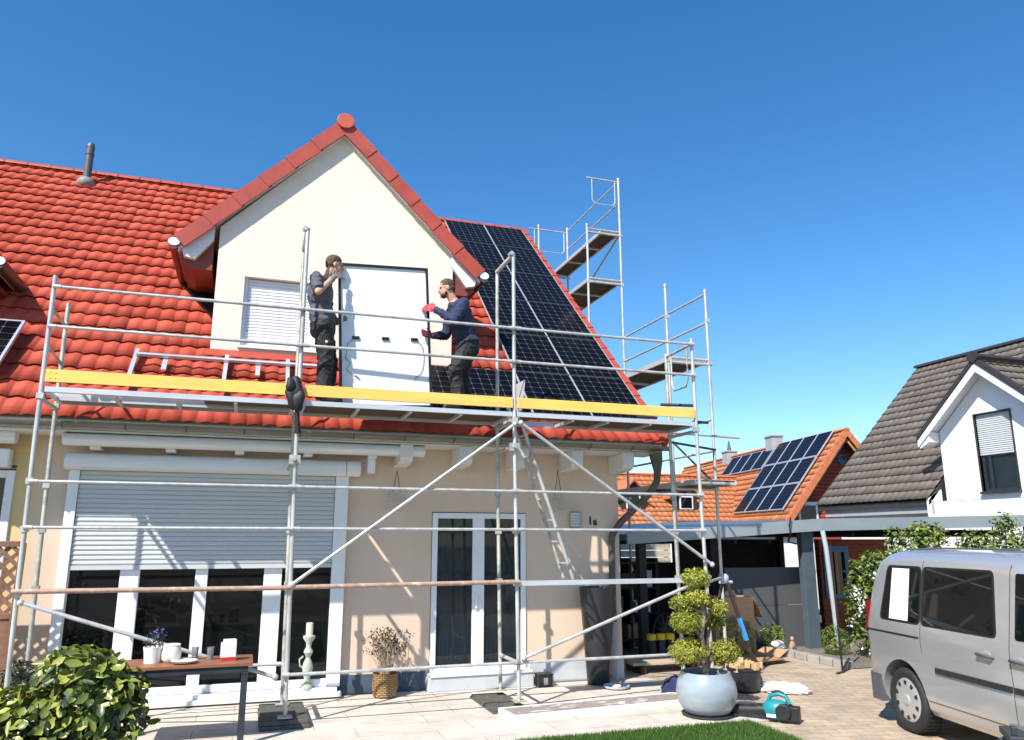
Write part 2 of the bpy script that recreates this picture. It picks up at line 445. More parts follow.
LX, LY, LZ = 1.2, 1.0, 1.6                     # direction the sunlight travels: (LX, LY, -LZ)
EL = math.atan2(LZ, math.hypot(LX, LY))
sun = link(bpy.data.objects.new('sun', bpy.data.lights.new('sun', 'SUN')))
sun.data.energy = 4.7; sun.data.angle = R(.5); sun.data.color = (1, .955, .88)
sun.rotation_euler = Vector((LX, LY, -LZ)).to_track_quat('-Z', 'Y').to_euler()
sun.location = (-20, -16, 30)
W = bpy.data.worlds.new('World'); SC.world = W; W.use_nodes = True
wn = W.node_tree.nodes; wl = W.node_tree.links
sky = wn.new('ShaderNodeTexSky'); sky.sky_type = 'NISHITA'; sky.sun_disc = False
sky.sun_elevation = EL; sky.sun_rotation = math.atan2(-LX, -LY)
sky.air_density = 1.0; sky.dust_density = .35; sky.ozone_density = 3.0; sky.altitude = 100
hsv = wn.new('ShaderNodeHueSaturation'); hsv.inputs['Saturation'].default_value = 1.3
wl.new(sky.outputs[0], hsv.inputs['Color']); wl.new(hsv.outputs[0], wn['Background'].inputs['Color'])
wn['Background'].inputs['Strength'].default_value = .125
SC.view_settings.view_transform = 'Standard'; SC.view_settings.look = 'None'
SC.view_settings.exposure = 0.66; SC.view_settings.gamma = 1
SC.cycles.max_bounces = 6; SC.cycles.transparent_max_bounces = 12

# ------------------------------------------------------------------ ground
def struct(name, mb, mat, **k):
    o = mb.build(name, mat, None, **k); o['kind'] = 'structure'; return o
def sheet(x0, x1, y0, y1, z, n=1):
    return MB().add([(x0,y0,z),(x1,y0,z),(x1,y1,z),(x0,y1,z)], [(0,1,2,3)])
struct('ground', sheet(-400, 400, -200, 800, -.016), MAT['earth'])
struct('driveway', sheet(5.3, 14.2, -6, 12.2, -.008), MAT['pavers'])
struct('terrace', MB().box(-9, 5.62, 7.72, 10.6, -.012, 0.0), MAT['terrace'])
struct('lawn_bed', sheet(-7, 5.32, 1.0, 7.72, -.004), MAT['lawn_soil'])
obj('kerb', MB().box(8.84, 9.0, 10.2, 12.2, -.01, .10), MAT['kerb'], bevel=.01)['kind'] = 'structure'
struct('planting_bed', sheet(9.0, 13.4, 10.2, 12.55, .004), MAT['earth'])

def blades(n, x0, x1, y0, y1, h0, h1):
    x = RNG.uniform(x0, x1, n); y = RNG.uniform(y0, y1, n); h = RNG.uniform(h0, h1, n); a = RNG.uniform(0, 2*np.pi, n)
    w = RNG.uniform(.003, .006, n); lx = RNG.normal(0, .018, n); ly = RNG.normal(0, .018, n)
    V = np.empty((n, 3, 3)); z = np.full(n, -.004)
    V[:, 0] = np.c_[x-w*np.cos(a), y-w*np.sin(a), z]; V[:, 1] = np.c_[x+w*np.cos(a), y+w*np.sin(a), z]; V[:, 2] = np.c_[x+lx, y+ly, z+h]
    return V.reshape(-1, 3)
Vg = np.vstack([blades(60000, 2.6, 5.3, 6.2, 7.7, .025, .06), blades(26000, -6.9, 5.3, 1.5, 7.7, .03, .07)])
ng = len(Vg)//3
g = np_mesh('lawn_grass', Vg, np.arange(ng*3).reshape(-1, 3), MAT['grass'], attr=np.clip(RNG.normal(.5, .22, ng), 0, 1))
tag(g, 'short bright green lawn grass at the edge of the pale terrace', 'grass', kind='stuff')

# ------------------------------------------------------------------ tiled roofs
def tiled(name, o, a, s, width, length, period, course, amp, step, mat, parent, base=0.0, smooth=True):
    """real pantile relief: o lower-left corner, a unit along the eave, s unit up the slope"""
    o, a, s = np.array(o, float), np.array(a, float), np.array(s, float)
    nrm = np.cross(a, s); nrm /= np.linalg.norm(nrm)
    if nrm[2] < 0: nrm = -nrm
    per = 12
    ncol = int(round(width/period)); nu = ncol*per+1
    u = np.linspace(0, width, nu); ph = (u/width*ncol) % 1.0
    prof = amp*(.5-.5*np.cos(2*np.pi*ph**1.25)) + amp*.62*ph
    nr = int(math.ceil(length/course)); th = min(.020, step*.45)
    jit = RNG.normal(0, .002, (nr, ncol)); jc = np.repeat(jit, per, axis=1); jc = np.c_[jc, jc[:, -1]]
    sk = np.repeat(RNG.normal(0, .003, (nr, ncol)), per, axis=1); sk = np.c_[sk, sk[:, -1]]
    VV = []; FF = []; TT = []; cnt = 0
    tone_t = np.clip(RNG.normal(.5, .16, (nr, ncol)), 0, 1)
    for r in range(nr):
        v0 = r*course; v1 = min((r+1)*course + .05, length)
        for vv, off in ((v0+.012, step-th), (v0, step), (v1, .0)):
            H = base + prof + off + jc[r]
            vr_ = np.maximum(vv + (sk[r] if vv < v1 else 0), -.02)
            VV.append(o + u[:, None]*a + (vr_*np.ones(nu))[:, None]*s + H[:, None]*nrm)
        for q in range(2):
            i0 = cnt + q*nu + np.arange(nu-1)
            FF.append(np.c_[i0, i0+1, i0+nu+1, i0+nu]); TT.append(tone_t[r, np.minimum(np.arange(nu-1)//per, ncol-1)])
        cnt += 3*nu
    V = np.vstack(VV); F = np.vstack(FF); T = np.concatenate(TT)
    if np.cross(a, s)[2] < 0: F = F[:, ::-1]
    ob = np_mesh(name, V.reshape(-1, 3), F, mat, parent, attr=T, smooth=False)
    return ob

EAVE_Y, EAVE_Z, TAN = 10.0, 3.33, .925
def roofz(y): return EAVE_Z + TAN*(y-EAVE_Y)
SL = np.array([0, 1, TAN]); SL = SL/np.linalg.norm(SL)
NR = np.array([0, -TAN, 1]); NR = NR/np.linalg.norm(NR)
RIDGE_Y = 16.29; SLOPE_LEN = (RIDGE_Y-EAVE_Y)*math.hypot(1, TAN)
XL, XR = -9.0, 5.75

house = thing('semi_detached_house', 'cream and peach rendered house with red pantile roof and gabled dormer behind the scaffold', 'house', (1.5, 10.6, 0))
def hp(name, mb, mat, parent=None, **k):
    """house part built in world coordinates"""
    p = parent or house
    o = mb.build(name, mat, None, **k); o.parent = p; o.matrix_parent_inverse = Matrix.Translation(-Vector(house.location)); 
    return o
def fix(o, parent=None):
    o.parent = parent or house; o.matrix_parent_inverse = Matrix.Translation(-Vector(house.location)); return o
SUB = {}
def hs(name, mb, mat, parent, **k):
    """sub-part of a house part (world coordinates)"""
    o = mb.build(name, mat, None, **k); o.parent = parent; o.matrix_parent_inverse = Matrix.Translation(-Vector(house.location))
    # the parent's own world matrix is the identity offset by its inverse; cancel it
    o.matrix_parent_inverse = Matrix.Identity(4)
    return o

# main roof, tiles + slab
roof = fix(tiled('roof', (XL, EAVE_Y-.04, EAVE_Z-.04*TAN), (1,0,0), SL, XR-XL, SLOPE_LEN+.04*math.hypot(1,TAN), .188, .368, .018, .029, MAT['tile_red'], None, base=.0))
mb = MB()
mb.prism([(XL, EAVE_Y+.03, EAVE_Z-.03), (XL, RIDGE_Y, roofz(RIDGE_Y)-.06), (XL, 22.5, EAVE_Z-.03), (XL, 22.5, EAVE_Z-.14), (XL, RIDGE_Y, roofz(RIDGE_Y)-.2), (XL, EAVE_Y+.03, EAVE_Z-.14)], (XR-XL-.06, 0, 0))
hp('soffit', mb, MAT['white_paint'])
# back slope
fix(tiled('roof', (XR, 22.58, EAVE_Z), (-1,0,0), (0,-SL[1],SL[2]), XR-XL, SLOPE_LEN, .43, .8, .034, .03, MAT['tile_red'], None))
# ridge tiles
mb = MB(); x = XL; k = 0
while x < XR-.02:
    x1 = min(x+.40, XR)
    pts = []
    for t in range(9):
        an = math.pi*t/8
        pts.append((x, RIDGE_Y + .135*math.cos(an), roofz(RIDGE_Y) - .03 + .10*math.sin(an)))
    mb.prism(pts, (x1-x+.03, 0, 0)); x = x1
hp('ridge_tile', mb, MAT['tile_verge'], smooth=40)
# right verge: stepped cover tiles down the gable edge
def verge(mb, p0, p1, n, along, w, h, thick=.03, over=.04):
    """overlapping cover tiles from lower p0 to upper p1; 'along' outward unit vector"""
    p0, p1 = Vector(p0), Vector(p1); d = (p1-p0)/n; al = Vector(along)
    up = al.cross(d).normalized()
    if up.z < 0: up = -up
    for i in range(n):
        a = p0 + d*i - d*.06; e = d*1.10
        lift = up*.012
        ins = [-al*w - up*.01, -up*h, al*thick - up*h, al*thick + up*.05, -al*w + up*.04]
        vs = [a + q + lift*1.5 + al*(.012 if q.dot(al) > 0 else 0) - up*.004 for q in ins]
        ve = [a + e + q - lift*.3 for q in ins]
        fs = [tuple(range(5)), tuple(range(9, 4, -1))] + [((j+1) % 5, j, j+5, (j+1) % 5+5) for j in range(5)]
        mb.add(vs+ve, fs)
vr = MB()
verge(vr, (XR, EAVE_Y-.02, EAVE_Z+.03), (XR, RIDGE_Y, roofz(RIDGE_Y)+.03), 22, (1,0,0), .11, .15)
hp('verge_tile', vr, MAT['tile_verge'], label='dull red cover tiles down the gable edge')

# walls
WY0, WY1 = 10.6, 10.9
w = MB()
def wbox(mb, x0, x1, z0, z1): mb.box(x0, x1, WY0, WY1, z0, z1)
for b in ((-2.42,-2.06,0,3.42),(-2.06,1.21,2.8,3.42),(-2.06,1.21,0,.12),(1.21,2.40,0,3.42),(2.40,3.78,2.31,3.42),(2.40,3.78,0,.18),(3.78,5.25,0,3.42)):
    wbox(w, *b)
w.prism([(4.95,10.9,0),(4.95,20.9,0),(4.95,20.9,3.9),(4.95,16.29,8.75),(4.95,10.9,3.85)], (.3,0,0))
w.box(-9, 5.25, 20.9, 21.2, 0, 3.9)
hp('wall', w, MAT['render_peach'])
w = MB()
for b in ((-9,-4.4,0,3.42),(-4.4,-2.66,2.8,3.42),(-4.4,-2.66,0,.12),(-2.66,-2.42,0,3.42)):
    wbox(w, *b)
w.box(-9.3,-9,10.6,21,0,3.42)
hp('wall', w, MAT['render_yellow'], label='yellow wall of the left half of the house')
p = MB(); p.box(1.22, 2.36, 10.585, 10.6, .0, .24); hp('plinth', p, MAT['plinth_dark'])
p = MB(); p.box(3.82, 5.262, 10.585, 10.6, 0, .26); hp('plinth', p, MAT['plinth_pale'])
p = MB(); p.box(2.36, 3.82, 10.42, 10.6, 0, .175); hp('door_step', p, MAT['plinth_pale'], bevel=.008)
# interior floors and back walls so the panes have something behind them
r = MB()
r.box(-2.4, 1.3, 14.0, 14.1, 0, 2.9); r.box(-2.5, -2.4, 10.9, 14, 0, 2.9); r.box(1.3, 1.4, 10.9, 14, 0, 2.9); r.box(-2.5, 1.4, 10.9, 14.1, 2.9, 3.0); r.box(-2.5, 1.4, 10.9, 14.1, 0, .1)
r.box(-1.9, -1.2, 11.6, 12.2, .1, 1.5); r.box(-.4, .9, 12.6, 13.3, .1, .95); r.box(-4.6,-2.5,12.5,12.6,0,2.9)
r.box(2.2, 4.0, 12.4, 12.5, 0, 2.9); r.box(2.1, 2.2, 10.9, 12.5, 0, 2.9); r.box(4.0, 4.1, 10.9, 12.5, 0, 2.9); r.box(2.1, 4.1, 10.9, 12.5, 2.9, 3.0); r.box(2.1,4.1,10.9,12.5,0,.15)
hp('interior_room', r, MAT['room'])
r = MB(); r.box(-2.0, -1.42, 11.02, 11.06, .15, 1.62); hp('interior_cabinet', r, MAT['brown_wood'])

# terrace window with roller shutter
def window(x0, x1, z0, z1, y, muls, frame=.07, name='terrace_window', fw=None, glass='glass', depth=.08):
    f = MB()
    f.box(x0, x0+frame, y, y+depth, z0, z1); f.box(x1-frame, x1, y, y+depth, z0, z1)
    f.box(x0+frame, x1-frame, y, y+depth, z0, z0+frame); f.box(x0+frame, x1-frame, y, y+depth, z1-frame, z1)
    edges = [x0+frame]
    for a, b in muls:
        f.box(a, b, y, y+depth, z0+frame, z1-frame); edges += [a, b]
    edges.append(x1-frame)
    fo = hp(name, f, MAT['pvc'], bevel=.006)
    for i in range(0, len(edges), 2):
        a, b = edges[i], edges[i+1]
        g = MB().box(a, b, y+.03, y+.042, z0+frame, z1-frame)
        hs('pane', g, MAT[glass], fo)
    return fo
tw = window(-2.05, 1.2, .13, 2.8, 10.56, [(-1.42,-1.20),(-.575,-.43),(.235,.455)], frame=.09)
s_ = MB()                                     # closed part of the roller shutter
prof = []
z = 1.64; 
pts = []
nsl = 20; hs_ = (2.76-1.64)/nsl
for i in range(nsl):
    zz = 1.64+i*hs_
    pts += [(-1.96, 10.530, zz), (-1.96, 10.516, zz+.3*hs_), (-1.96, 10.520, zz+.8*hs_), (-1.96, 10.534, zz+.97*hs_)]
pts += [(-1.96, 10.534, 2.76), (-1.96, 10.548, 2.76), (-1.96, 10.548, 1.64)]
s_.prism(pts, (3.02, 0, 0))
s_.box(-1.96, 1.06, 10.51, 10.548, 1.585, 1.637)
sh = hs('roller_shutter', s_, MAT['slat'], tw)
s_ = MB()
for x0, x1 in ((-2.08,-1.965),(1.065,1.235)):
    s_ = MB(); s_.box(x0, x1, 10.49, 10.558, .13, 2.76); hs('shutter_guide', s_, MAT['pvc'], tw, bevel=.006)
s_ = MB(); pr = [(-2.12,10.60,2.76),(-2.12,10.42,2.76),(-2.12,10.36,2.79),(-2.12,10.35,2.86),(-2.12,10.38,2.93),(-2.12,10.46,2.965),(-2.12,10.60,2.965)]
s_.prism(pr, (3.30,0,0)); 
hs('shutter_box', s_, MAT['pvc'], tw, smooth=50)
s_ = MB(); s_.tube((1.19,10.47,2.86), (1.37,10.47,2.86), .105, 20); hs('shutter_box_cap', s_, MAT['pvc'], tw, smooth=50)
s_ = MB(); s_.box(-2.1, 1.25, 10.40, 10.56, .02, .075); s_.box(-2.0,1.2,10.45,10.56,.075,.128); hs('window_sill', s_, MAT['pvc'], tw, bevel=.008)

# patio door
pd = window(2.41, 3.77, .19, 2.30, 10.58, [(2.985,3.155)], frame=.075, name='patio_door', glass='glass_curtain')
s_ = MB()
for i in range(60):
    x0 = 2.44+i*.0215; s_.box(x0, x0+.0215, 10.80+.012*math.sin(i*1.7), 10.815+.012*math.sin(i*1.7), .22, 2.28)
hs('curtain', s_, MAT['curtain'], pd)
s_ = MB(); s_.box(3.02, 3.05, 10.545, 10.58, 1.02, 1.16); s_.box(3.02, 3.045, 10.53, 10.55, 1.10, 1.20); hs('handle', s_, MAT['pvc'], pd, bevel=.004)
s_ = MB(); s_.box(2.38, 3.80, 10.40, 10.58, .178, .215); hs('sill', s_, MAT['pvc'], pd, bevel=.008)
# left-hand neighbour window
lw = window(-4.4, -2.66, .13, 2.74, 10.57, [(-3.6,-3.5)], frame=.09)
s_ = MB(); s_.box(-4.5, -2.70, 10.40, 10.568, 2.76, 2.98); hs('shutter_box', s_, MAT['pvc'], lw, bevel=.02)
s_ = MB(); s_.tube((-4.5,10.36,3.13), (-2.64,10.36,3.13), .10, 18); hp('awning_cassette', s_, MAT['alu'], smooth=50)

# awning cassette over the terrace window
s_ = MB()
def capsule_prof(x, yc, zc, ry, rz, n=16): return [(x, yc+ry*math.cos(2*math.pi*i/n), zc+rz*math.sin(2*math.pi*i/n)) for i in range(n)]
s_.prism(capsule_prof(-2.12, 10.22, 3.095, .13, .075), (4.30,0,0))
aw = hp('awning_cassette', s_, MAT['alu'], smooth=40)
s_ = MB()
for x in (-1.85,-1.02,-.22,.62,1.45):
    s_ = MB(); s_.box(x, x+.11, 10.26, 10.6, 2.99, 3.03)
    if x > 1: s_.box(1.46, 1.56, 10.36, 10.5, 2.80, 2.99)
    hs('bracket', s_, MAT['pvc'], aw, bevel=.006)

# rafter consoles
for x in (1.84, 2.66, 3.47, 4.29, 5.10):
    s_ = MB(); s_.prism([(x,10.6,3.17),(x,10.6,2.90),(x,10.18,2.925),(x,10.11,2.955),(x,10.075,3.0),(x,10.07,3.05),(x,10.07,3.17)], (.17,0,0))
    hp('rafter_console', s_, MAT['white_paint'], bevel=.008)
s_ = MB(); s_.box(XL, XR-.05, 10.066, 10.6, 3.172, 3.22); hp('eave_board', s_, MAT['white_paint'])
s_ = MB(); s_.box(XL, XR-.03, 10.045, 10.065, 3.188, 3.235); hp('fascia_board', s_, MAT['gutter_dark'])
# gutter and downpipe
s_ = MB()
half = [(XL, 9.945+.068*math.cos(math.pi+math.pi*i/12), 3.262+.060*math.sin(math.pi+math.pi*i/12)) for i in range(13)]
half += [(XL, 10.013, 3.266), (XL, 9.877, 3.266)]
s_.prism(half, (XR-XL+.03,0,0))
gt = hp('gutter', s_, MAT['gutter'], smooth=40)
s_ = MB()
for i in range(22):
    x = XL+.3+i*.66; s_ = MB(); s_.path([(x, 9.945+.071*math.cos(math.pi+math.pi*j/8), 3.262+.063*math.sin(math.pi+math.pi*j/8)) for j in range(9)], .008, 6); hs('gutter_bracket', s_, MAT['gutter_dark'], gt)
s_ = MB(); s_.path([(5.55,9.945,3.17),(5.57,9.95,3.04),(5.59,9.98,2.90),(5.585,10.0,2.76),(5.52,10.1,2.6),(5.40,10.27,2.42),(5.20,10.45,2.18),(5.10,10.53,2.0),(5.09,10.535,1.85),(5.09,10.535,.75)], [.10,.085,.055,.05,.05,.05,.05,.05,.05,.05], 14)
dp = hp('downpipe', s_, MAT['gutter_dark'], smooth=50)
s_ = MB(); s_.tube((5.09,10.535,.0),(5.09,10.535,.78),.062,16); hs('standpipe', s_, MAT['pipe_grey'], dp, smooth=50)

# wall lamp and number, ornament hooks
s_ = MB(); s_.box(4.46,4.60,10.56,10.6,2.10,2.34); wl_ = hp('wall_lamp', s_, MAT['lamp_grey'], bevel=.006)
s_ = MB(); s_.prism([(4.455+.075+.085*math.cos(math.pi+math.pi*i/10), 10.56+.075*math.sin(math.pi+math.pi*i/10), 2.12) for i in range(11)], (0,0,.20)); hs('lamp_glass', s_, MAT['lamp_glass'], wl_, smooth=50)
s_ = MB()
for i in range(6): s_.prism([(4.53+.093*math.cos(math.pi+math.pi*t/10), 10.56+.083*math.sin(math.pi+math.pi*t/10), 2.115+.04*i) for t in range(11)], (0,0,.010))
hs('lamp_louvre', s_, MAT['lamp_grey'], wl_)
def text(name, body, size, loc, rot, mat, parent=None, ext=.004):
    cu = bpy.data.curves.new(name, 'FONT'); cu.body = body; cu.size = size; cu.extrude = ext; cu.offset = size*.022
    t = bpy.data.objects.new(name, cu); link(t)
    dg = bpy.context.evaluated_depsgraph_get(); dg.update()
    me = bpy.data.meshes.new_from_object(t.evaluated_get(dg)); bpy.data.objects.remove(t)
    me.materials.clear(); me.materials.append(mat)
    T = Matrix.Translation(loc) @ rot
    me.transform(T)
    o = link(bpy.data.objects.new(name, me))
    return o
nb = text('house_number', '1', .17, (4.74,10.592,2.155), Matrix.Rotation(R(90),4,'X'), MAT['number_black']); fix(nb)
nb2 = text('house_number', 'a', .15, (4.83,10.592,2.15), Matrix.Rotation(R(90),4,'X'), MAT['number_black']); fix(nb2)

# roof vent pipe
s_ = MB(); s_.tube((-3.46,15.82,8.5),(-3.46,15.82,9.50),.075,16); s_.tube((-3.46,15.82,9.50),(-3.46,15.82,9.58),.082,16,r2=.06); s_.tube((-3.46,15.82,9.34),(-3.46,15.82,9.36),.085,16)
vp = hp('vent_pipe', s_, MAT['vent'], smooth=40)
s_ = MB(); s_.ell((-3.46,15.80,8.72),(.17,.17,.14)); hs('collar', s_, MAT['vent_collar'], vp, smooth=60)

# ------------------------------------------------------------------ dormers
def dormer(cx, dy, apex_z, slope, half_roof, half_wall, wall_y, back_y, with_window, tail=''):
    base_z = roofz(wall_y)
    def rz_(x): return apex_z - slope*abs(x-cx)
    body = MB()
    wl0, wr0 = cx-half_wall+dy, cx+half_wall+dy
    top = rz_(cx-half_wall)-.19
    wx0, wx1, wz0, wz1 = cx-1.30, cx-.27, 4.62, 5.66
    vy = wall_y
    def pan(poly): body.prism([(x, vy, z) for x, z in poly], (0,.16,0))
    if with_window:
        pan([(wl0,base_z-.5),(wx0,base_z-.5),(wx0,top),(wl0,top)])
        pan([(wx0,base_z-.5),(wx1,base_z-.5),(wx1,wz0),(wx0,wz0)])
        pan([(wx0,wz1),(wx1,wz1),(wx1,top),(wx0,top)])
        pan([(wx1,base_z-.5),(wr0,base_z-.5),(wr0,top),(wx1,top)])
    else:
        pan([(wl0,base_z-.5),(wr0,base_z-.5),(wr0,top),(wl0,top)])
    pan([(wl0,top),(wr0,top),(cx,apex_z-.20)])
    d = hp('dormer', body, MAT['render_cream'])
    ck = MB(); ck.prism([(wl0,wall_y+.16,base_z),(wl0,wall_y+.16,top),(wl0,back_y-1.6,top)], (.12,0,0)); ck.prism([(wr0,wall_y+.16,base_z),(wr0,wall_y+.16,top),(wr0,back_y-1.6,top)], (-.12,0,0))
    hs('cheek', ck, MAT['render_cream'], d)
    vyo = wall_y-.10
    L_ = half_roof*math.hypot(1, slope)
    ca = 1/math.hypot(1, slope)
    for sg in (-1, 1):
        t = tiled('roof_slope', (cx+sg*half_roof, vyo+.12 if sg < 0 else back_y, apex_z-slope*half_roof), (0,1,0) if sg < 0 else (0,-1,0), (-sg*ca, 0, slope*ca), back_y-vyo-.12, L_, .188, .368, .018, .029, MAT['tile_red'], None, base=-.06)
        t.parent = d; 
        sl = MB()
        x0 = cx+sg*half_roof; z0 = apex_z-slope*half_roof
        sl.prism([(cx, vyo+.02, apex_z-.06), (x0, vyo+.02, z0-.06), (x0, vyo+.02, z0-.16), (cx, vyo+.02, apex_z-.22)], (0, back_y-vyo-.6, 0))
        hs('roof_board', sl, MAT['white_paint'], d)
        # boxed eave end: white cheek board, red soffit
        xe = cx+sg*(half_wall+.02); bx = MB()
        zt = rz_(xe)-.17
        bx.prism([(xe, vyo+.05, zt), (cx+sg*(half_roof-.05), vyo+.05, z0-.12), (cx+sg*(half_roof-.08), vyo+.05, z0-.22), (cx+sg*(half_roof-.22), vyo+.05, z0-.25), (xe, vyo+.05, zt-.22)], (0,.10,0))
        hs('eave_box', bx, MAT['white_paint'], d, bevel=.006)
        bx = MB(); bx.prism([(xe, vyo+.15, zt-.2), (cx+sg*(half_roof-.06), vyo+.15, z0-.22), (cx+sg*(half_roof-.06), vyo+.15, z0-.28), (cx+sg*(half_roof-.2), vyo+.15, z0-.36), (xe, vyo+.15, z0-.36)], (0, 2.0, 0))
        hs('eave_soffit', bx, MAT['soffit_red'], d)
        gu = MB(); gx = cx+sg*(half_roof+.055)
        gu.prism([(gx+.075*math.cos(math.pi+math.pi*i/10), vyo-.02, z0-.04+.12*math.sin(math.pi+math.pi*i/10)) for i in range(11)], (0, 2.1, 0))
        go = hs('gutter', gu, MAT['red_gutter' if sg < 0 else 'gutter_dark'], d, smooth=40)
        gu = MB(); gu.prism([(gx+.078*math.cos(2*math.pi*i/14), vyo-.032, z0-.05+.06*math.sin(2*math.pi*i/14)) for i in range(14)], (0,.012,0)); hs('gutter_end', gu, MAT['alu'], d)
        ve = MB(); n = 6
        verge(ve, (x0, vyo, z0+.02), (cx+sg*.085, vyo, apex_z-.07), n, (0,-1,0), .15, .165)
        hs('verge_tile', ve, MAT['tile_verge'], d)
    rg = MB(); y = vyo-.03
    while y < back_y-.2:
        y1 = y+.4
        rg.prism([(cx+.14*math.cos(math.pi*t/8), y, apex_z-.05+.11*math.sin(math.pi*t/8)) for t in range(9)], (0,.43,0)); y = y1
    hs('ridge_tile', rg, MAT['tile_verge'], d, smooth=40)
    rg = MB(); rg.prism([(cx+.135*math.cos(2*math.pi*t/16), vyo-.075, apex_z-.01+.125*math.sin(2*math.pi*t/16)) for t in range(16)], (0,.05,0)); hs('ridge_cap', rg, MAT['tile_cap'], d, bevel=.008)
    if with_window:
        wn_ = MB()
        pts = []; n = 22; hh = (wz1-wz0-.04)/n
        for i in range(n):
            zz = wz0+.03+i*hh
            pts += [(wx0, wall_y+.095, zz), (wx0, wall_y+.083, zz+.3*hh), (wx0, wall_y+.087, zz+.8*hh), (wx0, wall_y+.099, zz+.97*hh)]
        pts += [(wx0, wall_y+.12, wz1), (wx0, wall_y+.12, wz0+.03)]
        wn_.prism(pts, (wx1-wx0,0,0)); hs('roller_shutter', wn_, MAT['slat_white'], d)
        wn_ = MB(); wn_.box(wx0-.03, wx1+.05, wall_y-.05, wall_y+.08, wz0-.03, wz0+.004); hs('window_sill', wn_, MAT['pvc'], d)
        wn_ = MB()
        for a, b in ((wx0, wx0+.05), (wx1-.05, wx1)): wn_ = MB(); wn_.box(a, b, wall_y+.06, wall_y+.082, wz0, wz1); hs('shutter_guide', wn_, MAT['pvc'], d)
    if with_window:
        fl = MB(); fl.prism([Vector((x, y, roofz(y)))+Vector(NR)*.078 for x, y in ((-1.30,12.78),(wl0-.005,11.90),(wl0-.005,13.5),(-1.22,13.3))], Vector(NR)*.012); hs('black_roof_sheet', fl, MAT['black'], d)  # flat black sheet laid over the tiles beside the dormer's left wall
    ap = MB(); ap.frame3((wl0-.06, wall_y-.10, roofz(wall_y-.10)+.02), (2*half_wall+.12,0,0), (0,.10,.10*TAN+.02), Vector((0,-.02,.02)))
    hs('apron_flashing', ap, MAT['tile_verge'], d)
    return d
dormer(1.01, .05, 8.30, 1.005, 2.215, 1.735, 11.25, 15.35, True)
dormer(-5.59, 0, 7.80, 1.02, 2.215, 1.735, 11.25, 14.9, False)

# ------------------------------------------------------------------ solar panels on the main roof
def rp_(x, y, off): 
    return Vector((x, y, roofz(y))) + Vector(NR)*off
def solar(name, label, group, o, a, s, w, h, mat, fmat, thick=.035, fw=.010, cell=.15, nx=6, fmat2=None):
    """framed panel: o lower-left corner on the mounting plane, a / s unit vectors; one thing with frame and glass"""
    o, a, s = Vector(o), Vector(a), Vector(s); n = a.cross(s).normalized()
    if n.z < 0: n = -n
    t = thing(name, label, 'solar panel', o, 0, group)
    z0 = Vector((0,0,0))
    f = MB()
    f.frame3(z0, a*w, s*fw, n*thick, 1); f.frame3(s*(h-fw), a*w, s*fw, n*thick, 1)
    f.frame3(s*fw, a*fw, s*(h-2*fw), n*thick); f.frame3(a*(w-fw)+s*fw, a*fw, s*(h-2*fw), n*thick)
    f.build('frame', [fmat, fmat2 or fmat], t)
    me = bpy.data.meshes.new('cells')
    c = [a*fw+s*fw+n*(thick-.006), a*(w-fw)+s*fw+n*(thick-.006), a*(w-fw)+s*(h-fw)+n*(thick-.006), a*fw+s*(h-fw)+n*(thick-.006)]
    me.from_pydata([tuple(x) for x in c], [], [(0,1,2,3)])
    uvl = me.uv_layers.new(name='UVMap')
    cw = (w-2*fw)/nx; k = .152/cw; hh = (h-2*fw)*k; ncy = max(1, round(hh/.152))
    for i, (u, v) in enumerate(((0,0),(nx*.152,0),(nx*.152,ncy*.152),(0,ncy*.152))): uvl.data[i].uv = (u, v)
    me.materials.append(mat)
    ob = link(bpy.data.objects.new('cells', me)); ob.parent = t
    return t
rowsY = [1.03*q for q in (10.02, 10.86, 11.78, 12.78, 13.76, 14.78, 15.66)]
rown = ['bottom row', 'second lowest row', 'third lowest row', 'third highest row', 'second highest row', 'top row']
cols = [(4.705, 5.636, 'right column beside roof edge'), (3.774, 4.701, 'left column nearest the dormer')]
for r_ in range(6):
    y0, y1 = rowsY[r_], rowsY[r_+1]
    hlen = (y1-y0-.012)*math.hypot(1, TAN)
    for x0, x1, cn in cols:
        solar('solar_panel', 'dark solar panel on red roof, %s, %s' % (rown[r_], cn), 'solar panels on the red roof', rp_(x0, y0, .085), (1,0,0), SL, x1-x0, hlen, MAT['pv'], MAT['pv_frame'], nx=6, fmat2=MAT['pv_edge'])
for x0, x1, ln in ((2.836, 3.763, 'dark solar panel behind the yellow ledge right of the bearded worker'), (1.899, 2.826, 'dark solar panel below the dormer behind the bearded worker')):
    solar('solar_panel', ln, 'solar panels on the red roof', rp_(x0, rowsY[0], .085), (1,0,0), SL, x1-x0, (rowsY[1]-rowsY[0]-.012)*math.hypot(1,TAN), MAT['pv'], MAT['pv_frame'], nx=6, fmat2=MAT['pv_edge'])
solar('solar_panel', 'silver framed solar panel on the red tiles at the far left', 'solar panel on the left roof half', rp_(-4.69, 10.46, .17), (1,0,0), SL, 1.75, 1.20, MAT['pv'], MAT['pv_frame'], thick=.05, fw=.03, nx=10)

